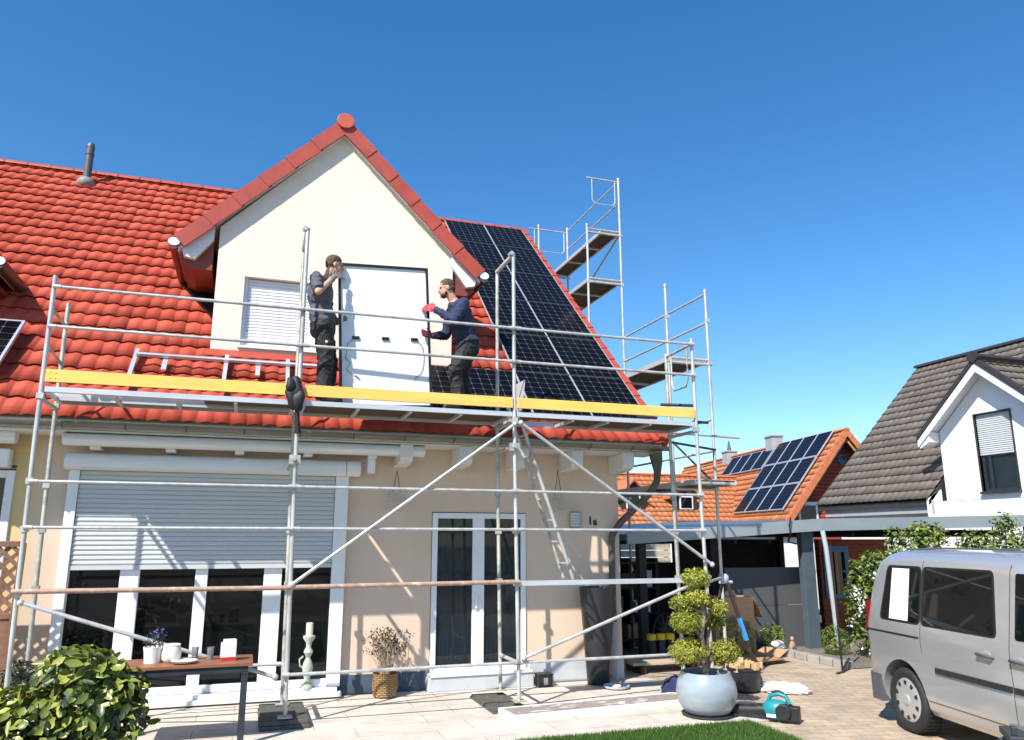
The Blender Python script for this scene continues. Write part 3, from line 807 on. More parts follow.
# mounting rails waiting for panels
t = thing('mounting_rail_set', 'silver mounting rails fixed on the red tiles above the yellow ledge', 'mounting rails', rp_(-.5, 10.8, 0))
def mr(mb, p, q, w_, h_):
    L0 = Vector(t.location); mb.bar(Vector(p)-L0, Vector(q)-L0, w_, h_, up=NR)
for x in (-1.545, -.43, .37):
    mb = MB(); mr(mb, rp_(x, 10.42, .12), rp_(x, 11.06, .12), .05, .045); mb.build('upright_rail', MAT['pv_frame'], t)
mb = MB(); mr(mb, rp_(-1.54, 10.92, .165), rp_(.80, 10.92, .165), .045, .04); mb.build('cross_rail', MAT['pv_frame'], t)
for x in (-1.18, -.02):
    mb = MB(); mr(mb, rp_(x, 10.73, .10), rp_(x, 10.92, .12), .06, .03); mb.build('roof_hook', MAT['pv_frame'], t)

# ------------------------------------------------------------------ facade scaffold
TR = .0242
FY, BY = 9.05, 9.76
def lean(x, z): return x + .035 - .018*min(z, 3.) - .006*max(z-3., 0.)          # the standards lean a touch to the left, as in the photo
def coupler(mb, p, s=.034):
    x, y, z = p; mb.box(x-s, x+s, y-s, y+s, z-.03, z+.03)
sc = thing('facade_scaffold', 'galvanised tube scaffold with yellow toe boards in front of the cream house', 'scaffold', (1.8, 9.4, 0))
SO = Vector(sc.location)
def part(root, name, mb, mat, **k):
    off = Vector(root.location)
    mb.v = [tuple(Vector(v)-off) for v in mb.v]
    return mb.build(name, mat, root, **k)
PX = [-2.125, .475, 3.10, 5.715]
tops = [(4.72, 4.62), (5.62, 5.60), (5.62, 5.60), (4.68, 4.62)]
for i, x in enumerate(PX):
    for j, y in enumerate((FY, BY)):
        zt = tops[i][j]
        mb = MB(); z0 = .14 if i in (1, 2) else .03
        mb.path([(lean(x, z0), y, z0), (lean(x, 3.), y, 3.), (lean(x, zt), y, zt)], TR, 12)
        for zc in (1.42, 2.04, 2.52, 3.40):
            coupler(mb, (lean(x, zc), y, zc))
        part(sc, 'standard', mb, MAT['steel'] if j == 0 else MAT['steel_dull'], smooth=40)
        mb = MB(); mb.tube((lean(x,z0)-.0, y, z0-.03), (lean(x,z0), y, z0+.22), .018, 10); mb.box(lean(x,z0)-.075, lean(x,z0)+.075, y-.075, y+.075, z0-.04, z0-.03)
        part(sc, 'base_jack', mb, MAT['steel_dull'], smooth=40)
    # transoms
    for zc in (.52, 3.38) + ((5.6,) if i in (1, 2) else ()):
        mb = MB(); mb.tube((lean(x,zc), FY, zc), (lean(x,zc), BY, zc), TR*(1.25 if zc == 5.6 else .95), 10)
        if zc == 5.6: mb.tube((lean(x,zc)-.03, FY-.03, zc+.01), (lean(x,zc)-.03, FY+.05, zc+.01), .03, 8)
        part(sc, 'transom', mb, MAT['steel'], smooth=40)
def rail(x0, x1, z, y=FY-.045, mat='steel', r=.0185, name='guard_rail', z1=None, ends=True):
    z1 = z if z1 is None else z1
    mb = MB(); mb.tube((x0, y, z), (x1, y, z1), r, 10)
    if ends:
        mb.tube((x0-.03, y, z), (x0+.05, y, z), r*1.35, 10); mb.tube((x1-.05, y, z1), (x1+.03, y, z1), r*1.35, 10)
    part(sc, name, mb, MAT[mat], smooth=40)
for i in range(3):
    for z in (4.145, 4.585): rail(lean(PX[i], z)+.03, lean(PX[i+1], z)-.02, z)
    for z in (2.055, 2.515): rail(lean(PX[i], z)+.03, lean(PX[i+1], z)-.02, z, r=.0175)
rail(-2.16, .49, 1.435, mat='rust_tube', r=.026, name='ledger', z1=1.425, ends=False)
rail(.44, 3.12, 1.43, y=FY-.06, mat='rust_tube', r=.026, name='ledger', z1=1.445, ends=False)
rail(.48, 3.10, .53, name='ledger'); rail(3.12, 5.75, .53, name='ledger'); rail(-2.10, .46, .53, name='ledger', y=BY+.04)
def brace(p, q, r=.0205, mat='steel'):
    mb = MB(); mb.tube(p, q, r, 10)
    for e in (p, q): mb.ell(e, (.035,.035,.035), 8, 6)
    part(sc, 'diagonal_brace', mb, MAT[mat], smooth=40)
brace((-2.06, FY-.07, 1.33), (.38, FY-.07, .52)); brace((.50, FY-.07, 1.46), (3.06, FY-.07, 3.34))
brace((3.14, FY-.07, 3.36), (5.78, FY-.07, 1.62)); brace((3.17, FY-.07, .58), (5.72, FY-.07, 1.46))
# wall ties running back to the house
for x, z in ((.46, 2.82), (3.08, 3.06)):
    mb = MB(); mb.tube((x-.02, FY-.10, z), (x-.02, 10.02 if z > 3 else 10.3, z), .022, 10); coupler(mb, (lean(PX[1 if x < 1 else 2], z), FY, z), .042)
    mb.box(x-.07, x+.05, FY-.05, FY+.04, z-.05, z+.05)
    part(sc, 'wall_tie', mb, MAT['steel_dull'], smooth=40)
# decks, toe boards
DZ = 3.50
for i in range(3):
    xa, xb = lean(PX[i], DZ)+.03, lean(PX[i+1], DZ)-.03
    ya = FY+.37 if i == 0 else FY+.03
    if i == 2: holes = [(xa, xa+.16), (xa+.75, xb)]
    else: holes = [(xa, xb)]
    mb = MB()
    for a, b in holes:
        mb.box(a+.02, b-.02, ya+.03, BY-.06, DZ-.035, DZ-.01, 1)
    if i == 2: mb.box(xa+.14, xa+.77, ya+.03, ya+.26, DZ-.035, DZ-.01, 1); mb.frame3((xa+.16, ya+.29, DZ), (0,.0,.0) if False else (0,.34,0), (.06,0,.5), (.012,0,-.002), 0)
    if i == 0: mb.box(xa+1.55, xb-.02, FY+.035, ya-.005, DZ-.035, DZ-.01, 1)
    mb.box(xa, xb, FY-.005, FY+.03, DZ-.052, DZ+.004, 0); mb.box(xa, xb, BY-.06, BY-.03, DZ-.075, DZ, 0)
    if ya > FY+.1: mb.box(xa, xb, ya, ya+.03, DZ-.075, DZ, 0)
    for k in range(5):
        x = xa+.01+(xb-xa-.06)*k/4
        if i == 2 and k == 1: x = xa+.76
        mb.box(x, x+.04, FY+.03, BY-.06, DZ-.072, DZ-.036, 0)
    part(sc, 'deck', mb, [MAT['deck_edge'], MAT['deck_wood']])
    mb = MB(); mb.box(xa+(.0 if i != 1 else .03), xb, FY-.035, FY-.006, 3.55, 3.685)
    for xx in (xa+.04, xa+.09, xb-.09, xb-.05):
        mb.tube((xx+.0, FY-.041, 3.59), (xx, FY-.034, 3.59), .008, 6); mb.tube((xx, FY-.041, 3.65), (xx, FY-.034, 3.65), .008, 6)
    part(sc, 'toe_board', mb, MAT['yellow'], bevel=.005)
# lower deck edge beam on the right bay
mb = MB(); mb.box(3.13, 5.72, FY-.02, FY+.03, 1.395, 1.452, 0); mb.box(3.13, 5.72, FY+.03, FY+.30, 1.40, 1.42, 1)
part(sc, 'deck', mb, [MAT['deck_edge'], MAT['deck_wood']])
# end guard loop at the right-hand top
xl = lean(PX[3], 4.6)
mb = MB(); mb.tube((xl, FY, 4.60), (xl, BY, 4.57), .02, 10); mb.path([(xl, FY+.14, 4.57), (xl, FY+.14, 4.12), (xl, FY+.20, 4.03), (xl, BY-.2, 4.03), (xl, BY-.14, 4.12), (xl, BY-.14, 4.57)], .014, 10)
part(sc, 'end_guard', mb, MAT['steel_dull'], smooth=40)
mb = MB(); mb.tube((xl-.10, BY+.03, 3.86), (xl+.16, FY+.25, 3.78), .022, 8); mb.tube((xl+.02, FY+.1, 3.52), (xl+.26, FY+.1, 3.52), .02, 8); mb.tube((xl-.5, BY+.02, 3.66), (xl-.18, BY+.02, 3.66), .02, 8)
part(sc, 'guard_coupling', mb, MAT['dark_steel'], smooth=40)
xl = lean(PX[0], 4.4); mb = MB(); mb.tube((xl, FY, 4.36), (xl, BY, 4.34), .018, 10); mb.tube((xl, FY, 3.95), (xl, BY, 3.9), .018, 10); part(sc, 'end_guard', mb, MAT['steel_dull'], smooth=40)

# wooden and rubber pads below the standards
for x0, x1, lb in ((.25, .76, 'dark square pad stack under the scaffold leg right of the table'), (2.78, 3.22, 'dark flat pad under the scaffold legs in front of the patio door')):
    t = thing('scaffold_pad', lb, 'pad', ((x0+x1)/2, 9.4, 0), 0, 'pads under the scaffold legs')
    mb = MB(); h = .09 if x0 < 1 else .05
    mb.box(x0-t.location.x, x1-t.location.x, -.47, .52, .0, h*.48); mb.build('lower_pad', MAT['pad'], t, bevel=.008)
    mb = MB(); mb.box(x0-t.location.x+.01, x1-t.location.x-.012, -.46, .50, h*.5, h); mb.build('upper_pad', MAT['pad'], t, bevel=.008)

# access ladder through the hatch
t = thing('access_ladder', 'aluminium ladder leaning through the scaffold hatch above the right hand bay', 'ladder', (3.9, 9.45, 1.43))
LO = Vector(t.location)
for dy in (-.16, .16):
    mb = MB(); mb.tube(Vector((3.16, 9.47+dy, 3.72))-LO, Vector((3.95, 9.47+dy, 1.45))-LO, .024, 10); mb.build('stile', MAT['steel' if dy < 0 else 'steel_dull'], t, smooth=40)
for k in range(8):
    f = (k+.7)/8.4; p = Vector((3.16+.79*f, 9.47, 3.72-2.27*f))-LO
    mb = MB(); mb.tube(p+Vector((0,-.15,0)), p+Vector((0,.15,0)), .014, 8); mb.build('rung', MAT['steel'], t, smooth=40)

# ------------------------------------------------------------------ gable-side scaffold
gs = thing('gable_scaffold', 'stepped galvanised scaffold tower climbing beside the right gable edge of the roof', 'scaffold', (6.5, 13, 0))
XI, XO = 6.14, 6.88
FR = [(10.45, 5.95, 5.93), (13.42, 8.20, 9.32), (16.2, 9.30, 9.32)]
for y, zi, zo in FR:
    for x, zt in ((XI, zi), (XO, zo)):
        mb = MB(); mb.tube((x, y, 0), (x-.012, y, zt), TR, 12)
        for zc in (1.4, 2.73, 4.72, 5.43, 7.0): 
            if zc < zt: coupler(mb, (x, y, zc), .03)
        mb.tube((x-.012, y, zt-.02), (x-.012, y, zt+.03), TR*1.25, 10)
        part(gs, 'standard', mb, MAT['steel'], smooth=40)
        mb = MB(); mb.box(x-.075, x+.075, y-.075, y+.075, -.002, .01); part(gs, 'base_plate', mb, MAT['steel_dull'])
    for zc in [z for z in (2.70, 4.69, 7.0, 8.06) if z < zi]:
        if (y < 12 and zc > 5) or (y > 16 and zc < 5): continue
        mb = MB(); mb.tube((XI, y, zc), (XO+.04, y, zc), TR*1.0, 10); mb.tube((XI, y, zc+.075), (XO, y, zc+.075), TR*.8, 10); part(gs, 'transom', mb, MAT['steel'], smooth=40)
def gdeck(y0, y1, z):
    xi = XI+.30 if z > 8 else XI
    mb = MB(); mb.box(xi+.04, XO-.04, y0, y1, z-.03, z-.005, 1); mb.box(xi+.01, xi+.04, y0, y1, z-.07, z, 0); mb.box(XO-.04, XO-.01, y0, y1, z-.07, z, 0)
    n = 3
    for k in range(n+1):
        y = y0+(y1-y0-.04)*k/n; mb.box(xi+.04, XO-.04, y, y+.04, z-.066, z-.031, 0)
    part(gs, 'deck', mb, [MAT['deck_edge'], MAT['deck_wood']])
for a in ((9.9, 13.40, 2.80), (10.45, 13.40, 4.79), (13.44, 16.2, 7.10), (13.44, 16.2, 8.16)): gdeck(*a)
def grail(p, q, r=.0185, name='guard_rail', mat='steel'):
    mb = MB(); mb.tube(p, q, r, 10); part(gs, name, mb, MAT[mat], smooth=40)
for z in (5.40, 5.89): grail((XO, 10.47, z), (XO, 13.42, z))
for z in (8.80, 9.28): grail((XO, 13.44, z), (XO, 16.2, z))
for z in (3.3, 3.8): grail((XO, 10.47, z), (XO, 13.42, z))
grail((XO, 16.15, 7.15), (XO, 13.46, 8.1), name='diagonal_brace'); grail((XO, 10.5, 2.8), (XO, 13.4, 4.7), name='diagonal_brace', mat='dark_steel')
def loop(y, x0, x1, z):
    mb = MB(); mb.tube((x0, y, z), (x1, y, z), .017, 10); mb.path([(x0+.12, y, z), (x0+.12, y, z-.48), (x0+.18, y, z-.55), (x1-.18, y, z-.55), (x1-.12, y, z-.48), (x1-.12, y, z)], .013, 8)
    part(gs, 'end_guard', mb, MAT['steel'], smooth=40)
loop(13.42, XO-.74, XO+.02, 9.26); loop(16.2, XO-.98, XO+.02, 9.22)
grail((5.74, 9.1, 2.78), (XO+.02, 10.45, 2.78), name='connecting_tube', mat='steel_dull'); grail((5.72, 9.76, 3.45), (XO+.12, 9.95, 3.45), name='connecting_tube')
grail((5.7, 9.8, 3.32), (XO+.02, 10.45, 3.32), name='connecting_tube', mat='dark_steel'); grail((5.72, 9.07, 1.38), (XO+.02, 10.45, 1.38), name='connecting_tube')

# black bag tied on the scaffold
mb = MB(); mb.ell((0,0,0), (.10,.07,.20), 18, 12); mb.ell((.04,-.03,-.08), (.07,.06,.13), 14, 8); mb.ell((-.05,-.04,.10), (.06,.05,.09), 14, 8)
bag = mb.build('tool_bag', MAT['black_cloth'], None, smooth=80); bag.location = (lean(PX[1], 3.6)-.05, FY-.08, 3.57)
tag(bag, 'black nylon bag tied to the scaffold post between two yellow boards', 'bag')
for v in bag.data.vertices:
    v.co += Vector((math.sin(v.co.z*31+v.co.x*20), math.cos(v.co.x*37+v.co.z*12), math.sin(v.co.y*29))) * .012
mb = MB(); mb.tube((.03,.0,-.15), (.06,.02,-.46), .022, 8, r2=.035); mb.build('strap', MAT['black_cloth'], bag, smooth=60)

# ------------------------------------------------------------------ the panel being carried
tilt = -.058
t = thing('carried_solar_panel', 'large white backed solar panel held upright by two workers on the scaffold', 'solar panel', (1.53, 9.40, 3.53))
t.rotation_euler = (0, tilt, R(1.5))
PW, PH, PT = 1.155, 1.845, .035
mb = MB()
mb.box(-PW/2, -PW/2+.03, -PT/2, PT/2, 0, PH); mb.box(PW/2-.03, PW/2, -PT/2, PT/2, 0, PH); mb.box(-PW/2+.03, PW/2-.03, -PT/2, PT/2, 0, .03); mb.box(-PW/2+.03, PW/2-.03, -PT/2, PT/2, PH-.03, PH)
mb.build('frame', MAT['pv_black'], t)
mb = MB(); mb.box(-PW/2+.03, PW/2-.03, .004, .012, .03, PH-.03); mb.build('backsheet', MAT['backsheet'], t)
mb = MB(); mb.box(-PW/2+.03, PW/2-.03, .012, .016, .03, PH-.03); mb.build('cells', MAT['pv_fine'], t)
for x in (-.37, 0, .37):
    mb = MB(); mb.box(x-.045, x+.045, -.016, .003, .86, .90); mb.build('junction_box', MAT['pv_black'], t, bevel=.004)
for sg in (-1, 1):
    mb = MB(); pts = [(sg*.40, -.006, .87), (sg*.47, -.008, .80), (sg*.49, -.008, .66), (sg*.46, -.008, .50), (sg*.40, -.008, .40)] if sg > 0 else [(-.40,-.006,.87),(-.47,-.008,.80),(-.50,-.008,.62),(-.44,-.008,.56),(-.49,-.008,.48),(-.43,-.008,.42),(-.38,-.008,.40)]
    mb.path(pts, .004, 6); e = pts[-1]; mb.tube(e, (e[0]-.05 if sg > 0 else e[0]+.04, -.008, e[2]-.03), .009, 6); mb.build('lead', MAT['cable'], t, smooth=60)

# ------------------------------------------------------------------ workers
def remesh(name, mb, voxel, mat, parent, it=6, fac=.5):
    me = bpy.data.meshes.new(name); me.from_pydata(mb.v, [], mb.f)
    o = link(bpy.data.objects.new(name, me))
    m = o.modifiers.new('Remesh', 'REMESH'); m.mode = 'VOXEL'; m.voxel_size = voxel; m.use_smooth_shade = True
    s = o.modifiers.new('Smooth', 'SMOOTH'); s.iterations = it; s.factor = fac
    apply_mods(o); o.data.materials.clear(); o.data.materials.append(mat); o.data.name = name
    o.parent = parent
    if name in ('shirt', 'trousers'):
        me = o.data; nv = len(me.vertices); co = np.empty(nv*3); me.vertices.foreach_get('co', co); co = co.reshape(-1, 3)
        nm = np.empty(nv*3); me.vertices.foreach_get('normal', nm); nm = nm.reshape(-1, 3)
        f1 = 1-np.abs(np.sin(co[:,2]*34+co[:,0]*19+np.sin(co[:,1]*23)*1.3+np.sin(co[:,0]*31))); f2 = 1-np.abs(np.sin(co[:,2]*21-co[:,0]*27+co[:,1]*17+np.sin(co[:,2]*13)*1.5))
        co += nm*((f1**3)*.010+(f2**3)*.009-.004)[:, None]; me.vertices.foreach_set('co', co.ravel()); me.update()
    for p in o.data.polygons: p.use_smooth = True
    return o
def V3(*a): return Vector(a)
def hand_mb(mb, wrist, fdir, side, palm, scale=1., curl=.9):
    """palm plus five separate bent fingers. fdir: towards fingertips, side: towards thumb, palm: palm normal"""
    f, s, p = Vector(fdir).normalized(), Vector(side).normalized(), Vector(palm).normalized()
    c = wrist + f*.05*scale
    rot = Matrix((f, s, p)).transposed()
    mb.ell(c, (.055*scale, .043*scale, .018*scale), 12, 8, rot)
    mb.cap_chain([wrist - f*.02, wrist+f*.03], [.027*scale, .026*scale], 10)
    for i, (o, l) in enumerate(((.032,.042),(.011,.048),(-.011,.045),(-.032,.036))):
        b = wrist + f*(.088)*scale + s*o*scale
        d1 = (f*math.cos(curl*.5)+p*math.sin(curl*.5)); k = b + d1*l*scale
        d2 = (f*math.cos(curl*1.6)+p*math.sin(curl*1.6)); e = k + d2*l*.75*scale
        mb.cap_chain([b - f*.02*scale, b, k, e], [.0105*scale, .0105*scale, .0095*scale, .0085*scale], 8)
    b = wrist + f*.03*scale + s*.038*scale
    k = b + (f*.6+s*.7+p*.3).normalized()*.038*scale; e = k + (f*.8+s*.1+p*.7).normalized()*.032*scale
    mb.cap_chain([b, k, e], [.014*scale, .0115*scale, .010*scale], 8)
def head_mb(mb, c, face, upv, s=1.):
    f = Vector(face).normalized(); u = Vector(upv).normalized(); l = u.cross(f).normalized(); u = f.cross(l).normalized()
    rot = Matrix((f, l, u)).transposed()
    mb.ell(c + u*.03*s - f*.012*s, (.098*s, .077*s, .092*s), 20, 12, rot)         # cranium
    mb.ell(c - u*.035*s + f*.022*s, (.070*s, .062*s, .085*s), 18, 12, rot)        # face
    mb.ell(c - u*.095*s + f*.052*s, (.032*s, .040*s, .025*s), 12, 8, rot)         # chin
    mb.cap_chain([c+u*.012*s+f*.088*s, c-u*.025*s+f*.108*s], [.010*s, .014*s], 10) # nose
    mb.ell(c+u*.022*s+f*.083*s, (.014*s, .052*s, .011*s), 12, 6, rot)             # brow
    mb.cap_chain([c-u*.063*s+f*.085*s+l*.018*s, c-u*.063*s+f*.085*s-l*.018*s], [.009*s,.009*s], 8)  # lips
    for sg in (-1, 1): mb.ell(c + l*sg*.078*s - f*.010*s - u*.008*s, (.019*s, .009*s, .031*s), 10, 8, rot)
    return f, l, u, rot

def worker(root, P, face, upv, top_mat, glove_mat, short, bearded):
    body = MB()
    head_mb(body, P['head'], face, upv)
    body.cap_chain([P['head']-Vector(upv)*.06-Vector(face)*.03, P['neck']], [.056, .062], 12)
    body.cap_chain([P['neck'], P['chest'], P['waist'], P['pelvis']], [.075, .125, .115, .12], 14)
    for s_ in 'RL':
        body.cap_chain([P['neck']-V3(0,0,.03), P['sh'+s_]], [.06, .058], 12)
        body.cap_chain([P['sh'+s_], P['el'+s_], P['wr'+s_]], [.055, .042, .029], 12)
        body.cap_chain([P['hip'+s_], P['kn'+s_], P['an'+s_]], [.085, .058, .042], 12)
        body.cap_chain([P['an'+s_], P['to'+s_]], [.045, .036], 10)
        body.cap_chain([P['pelvis'], P['hip'+s_]], [.12, .09], 12)
        hand_mb(body, P['wr'+s_], *P['hand'+s_])
    remesh('body', body, .0075, MAT['skin'], root, 5)
    # top
    sh = MB()
    fx = Vector(face); side = Vector((0,1,0))
    sh.cap_chain([P['neck']-V3(0,0,.045), P['chest'], P['waist'], P['pelvis']+V3(0,0,.06)], [.088, .142, .128, .135], 16)
    sh.ell(P['chest'], (.155, .215, .21), 20, 12); sh.ell(P['waist'], (.145, .175, .19), 20, 12); sh.ell(P['pelvis']+V3(0,0,.05), (.150,.185,.10), 20, 12)
    for s_ in 'RL':
        sh.cap_chain([P['neck']-V3(0,0,.055), P['sh'+s_]], [.075, .075], 12)
        if short:
            m = P['sh'+s_].lerp(P['el'+s_], .68); sh.cap_chain([P['sh'+s_], m], [.080, .074], 12)
        else:
            sh.cap_chain([P['sh'+s_], P['el'+s_], P['wr'+s_].lerp(P['el'+s_], .06)], [.078, .064, .048], 12)
    remesh('shirt', sh, .009, top_mat, root, 4)
    tr = MB()
    tr.ell(P['pelvis'], (.152, .186, .13), 20, 12); tr.ell(P['pelvis']-V3(0,0,.06), (.152, .184, .12), 20, 12)
    for s_ in 'RL':
        k = P['kn'+s_]; a = P['an'+s_]; h = P['hip'+s_]
        tr.cap_chain([h, h.lerp(k,.5), k, k.lerp(a,.5), a+V3(0,0,.03)], [.122, .108, .094, .088, .086], 14)
        out = V3(0, -1 if s_ == P['near'] else 1, 0)
        tr.ell(h.lerp(k,.62)+out*.075, (.065,.03,.09), 12, 8)                       # cargo pocket
        for q, dz in ((a, .06), (a, .11), (k, -.05), (k, .06)): tr.ell(q+V3(0,0,dz), (.094 if q is a else .099,.094,.022), 14, 6)   # folds
    remesh('trousers', tr, .009, MAT['trousers'], root, 3)
    for s_ in 'RL':
        b = MB(); a, t_ = P['an'+s_], P['to'+s_]
        b.cap_chain([a+V3(0,0,.05), a-V3(0,0,.01)], [.060, .056], 12); b.cap_chain([a-V3(0,0,.035), t_], [.056, .046], 12)
        b.box(min(a.x,t_.x)-.055, max(a.x,t_.x)+.045, a.y-.048, a.y+.048, -.002, .025)
        remesh('boot', b, .009, MAT['boot'], root, 2)
        g_ = MB(); hand_mb(g_, P['wr'+s_], *P['hand'+s_], 1.14); g_.cap_chain([P['wr'+s_].lerp(P['el'+s_], .12), P['wr'+s_]], [.044, .034], 12)
        remesh('glove', g_, .006, glove_mat, root, 2)
    # hair: skull cap
    f, u = Vector(face).normalized(), Vector(upv).normalized(); l = u.cross(f).normalized(); u = f.cross(l).normalized(); c = P['head']
    hm = MB(); rot = Matrix((f, l, u)).transposed()
    hm.ell(c+u*.042-f*.020, (.098, .081, .090), 24, 14, rot); hm.ell(c+u*.000-f*.050, (.062,.076,.075), 18, 10, rot)
    o = remesh('hair', hm, .007, MAT['hair'], root, 2)
    bm = bmesh.new(); bm.from_mesh(o.data)
    for v in bm.verts: v.co += Vector((math.sin(v.co.z*310+v.co.y*170), math.sin(v.co.x*290+v.co.z*130), math.sin(v.co.y*330+v.co.x*210)))*.0042
    kill = [v for v in bm.verts if ((v.co-c).dot(f) > .060 and (v.co-c).dot(u) < .075) or (v.co-c).dot(u) < -.035 or ((v.co-c).dot(f) > -.012 and (v.co-c).dot(u) < .034)]
    bmesh.ops.delete(bm, geom=kill, context='VERTS'); bm.to_mesh(o.data); bm.free()
    sl = o.modifiers.new('Solid', 'SOLIDIFY'); sl.thickness = .006; sl.offset = 0
    if bearded:
        bd = MB(); bd.ell(c-u*.088+f*.048, (.046,.050,.040), 16, 10, rot); bd.ell(c-u*.060+f*.022, (.040,.064,.045), 16, 10, rot)
        bd.cap_chain([c-u*.050+f*.098+l*.02, c-u*.050+f*.098-l*.02], [.008,.008], 8)
        remesh('beard', bd, .007, MAT['beard'], root, 1)
    eb = MB()
    for sg in (-1, 1): eb.ell(c+u*.006+f*.083+l*sg*.032, (.008,.013,.008), 10, 8, rot)
    eb.build('eyes', MAT['black'], root, smooth=60)

w1 = thing('person', 'worker in grey t-shirt and black trousers gripping the left edge of the white panel', 'person', (.70, 9.33, DZ))
P = dict(head=V3(.105,-.01,1.775), neck=V3(.0,0,1.585), chest=V3(-.05,0,1.38), waist=V3(-.03,0,1.15), pelvis=V3(.0,0,.985),
  shR=V3(-.125,-.20,1.525), elR=V3(-.10,-.33,1.315), wrR=V3(.085,-.135,1.575), shL=V3(-.03,.19,1.52), elL=V3(.10,.30,1.28), wrL=V3(.19,.19,1.10),
  hipR=V3(.0,-.10,.95), knR=V3(.045,-.115,.52), anR=V3(.02,-.13,.085), toR=V3(.19,-.15,.045), hipL=V3(.02,.10,.95), knL=V3(.12,.11,.54), anL=V3(.10,.13,.085), toL=V3(.27,.14,.045), near='R')
P['handR'] = ((.55,.55,.55), (-.5,-.1,.6), (.6,.2,-.5)); P['handL'] = ((.3,-.9,.1), (0,0,1), (.9,.3,0))
worker(w1, P, Vector((.97,.05,-.12)).normalized(), Vector((.12,0,.99)).normalized(), MAT['tshirt'], MAT['glove_grey'], True, False)
mb = MB(); mb.box(.02, .05, -.245, -.225, .72, .75); mb.build('pocket_badge', MAT['shirt_badge'], w1, bevel=.003)
w2 = thing('person', 'bearded worker in navy long sleeves and red gloves steadying the right edge of the panel', 'person', (2.45, 9.33, DZ))
P = dict(head=V3(-.215,-.01,1.625), neck=V3(-.10,0,1.445), chest=V3(-.02,0,1.25), waist=V3(.04,0,1.06), pelvis=V3(.08,0,.90),
  shL=V3(-.03,-.195,1.39), elL=V3(-.16,-.25,1.145), wrL=V3(-.37,-.075,1.31), shR=V3(-.09,.19,1.39), elR=V3(-.14,.28,1.08), wrR=V3(-.36,.13,1.015),
  hipL=V3(.06,-.10,.86), knL=V3(-.11,-.13,.52), anL=V3(-.05,-.13,.085), toL=V3(-.22,-.14,.045), hipR=V3(.09,.10,.86), knR=V3(.05,.13,.50), anR=V3(.12,.13,.085), toR=V3(-.05,.14,.045), near='L')
P['handL'] = ((-.75,.55,.30), (.3,-.1,.8), (-.3,.7,-.3)); P['handR'] = ((-.85,-.45,.05), (0,0,1), (-.4,-.8,0))
worker(w2, P, Vector((-.97,.05,-.16)).normalized(), Vector((-.16,0,.98)).normalized(), MAT['navy'], MAT['glove_red'], False, True)

# ------------------------------------------------------------------ foliage helper
def leaves(name, C, Nn, length, width, mat, parent, tone, fold=.25, jitter=.35):
    n = len(C); Nn = Nn/np.linalg.norm(Nn, axis=1)[:, None]
    rv = RNG.normal(0, 1, (n, 3)); D = rv - (rv*Nn).sum(1)[:, None]*Nn; D /= np.linalg.norm(D, axis=1)[:, None]
    S = np.cross(Nn, D)
    L = (length*RNG.uniform(1-jitter, 1+jitter, n))[:, None]; Wd = (width*RNG.uniform(1-jitter, 1+jitter, n))[:, None]
    if n < 6000 and length > .06:
        dn = Nn*L
        b = C - D*L*.5; t = C + D*L*.5 - dn*.14
        m1 = C - D*L*.16 - Nn*Wd*fold; m2 = C + D*L*.20 - Nn*Wd*fold - dn*.03
        V = np.stack([b, C - D*L*.20 + S*Wd*.46, C + D*L*.14 + S*Wd*.44 - dn*.02, t, C + D*L*.14 - S*Wd*.44 - dn*.02, C - D*L*.20 - S*Wd*.46, m1, m2], 1).reshape(-1, 3)
        i = np.arange(n)*8
        F = np.vstack([np.c_[i, i+1, i+6, i+6], np.c_[i+1, i+2, i+7, i+6], np.c_[i+2, i+3, i+7, i+7], np.c_[i+3, i+4, i+7, i+7], np.c_[i+4, i+5, i+6, i+7], np.c_[i+5, i, i+6, i+6]])
        F3 = np.vstack([F[0:n, :3], F[2*n:3*n, :3], F[3*n:4*n, :3], F[5*n:6*n, :3], F[n:2*n][:, [0, 1, 2]], F[n:2*n][:, [0, 2, 3]], F[4*n:5*n][:, [0, 1, 2]], F[4*n:5*n][:, [0, 2, 3]]])
        return np_mesh(name, V, F3, mat, parent, attr=np.tile(tone, 8), smooth=False)
    b = C - D*L*.5; t = C + D*L*.5 - Nn*L*.12; c = C - Nn*Wd*fold
    V = np.stack([b, C + S*Wd*.5 - D*L*.03, t, C - S*Wd*.5 - D*L*.03, c], 1).reshape(-1, 3)
    i = np.arange(n)*5
    F = np.vstack([np.c_[i, i+1, i+2, i+4], np.c_[i, i+4, i+2, i+3]])
    return np_mesh(name, V, F, mat, parent, attr=np.r_[tone, tone], smooth=False)
def shell(n, c, rad, inner=.55, zmin=-1.):
    """points and outward normals spread through the outer part of an uneven ellipsoid"""
    d = RNG.normal(0, 1, (n*2, 3)); d /= np.linalg.norm(d, axis=1)[:, None]; d = d[d[:, 2] > zmin][:n]
    k = (RNG.uniform(inner**3, 1, len(d)))**(1/3.)
    bump = 1 + .10*np.sin(d[:, 0]*7+c[0]*9)*np.sin(d[:, 1]*6+c[1]*5) + .08*np.sin(d[:, 2]*8+c[2]*7+d[:, 0]*5)
    p = np.array(c) + d*np.array(rad)*(k*bump)[:, None]
    return p, d, k
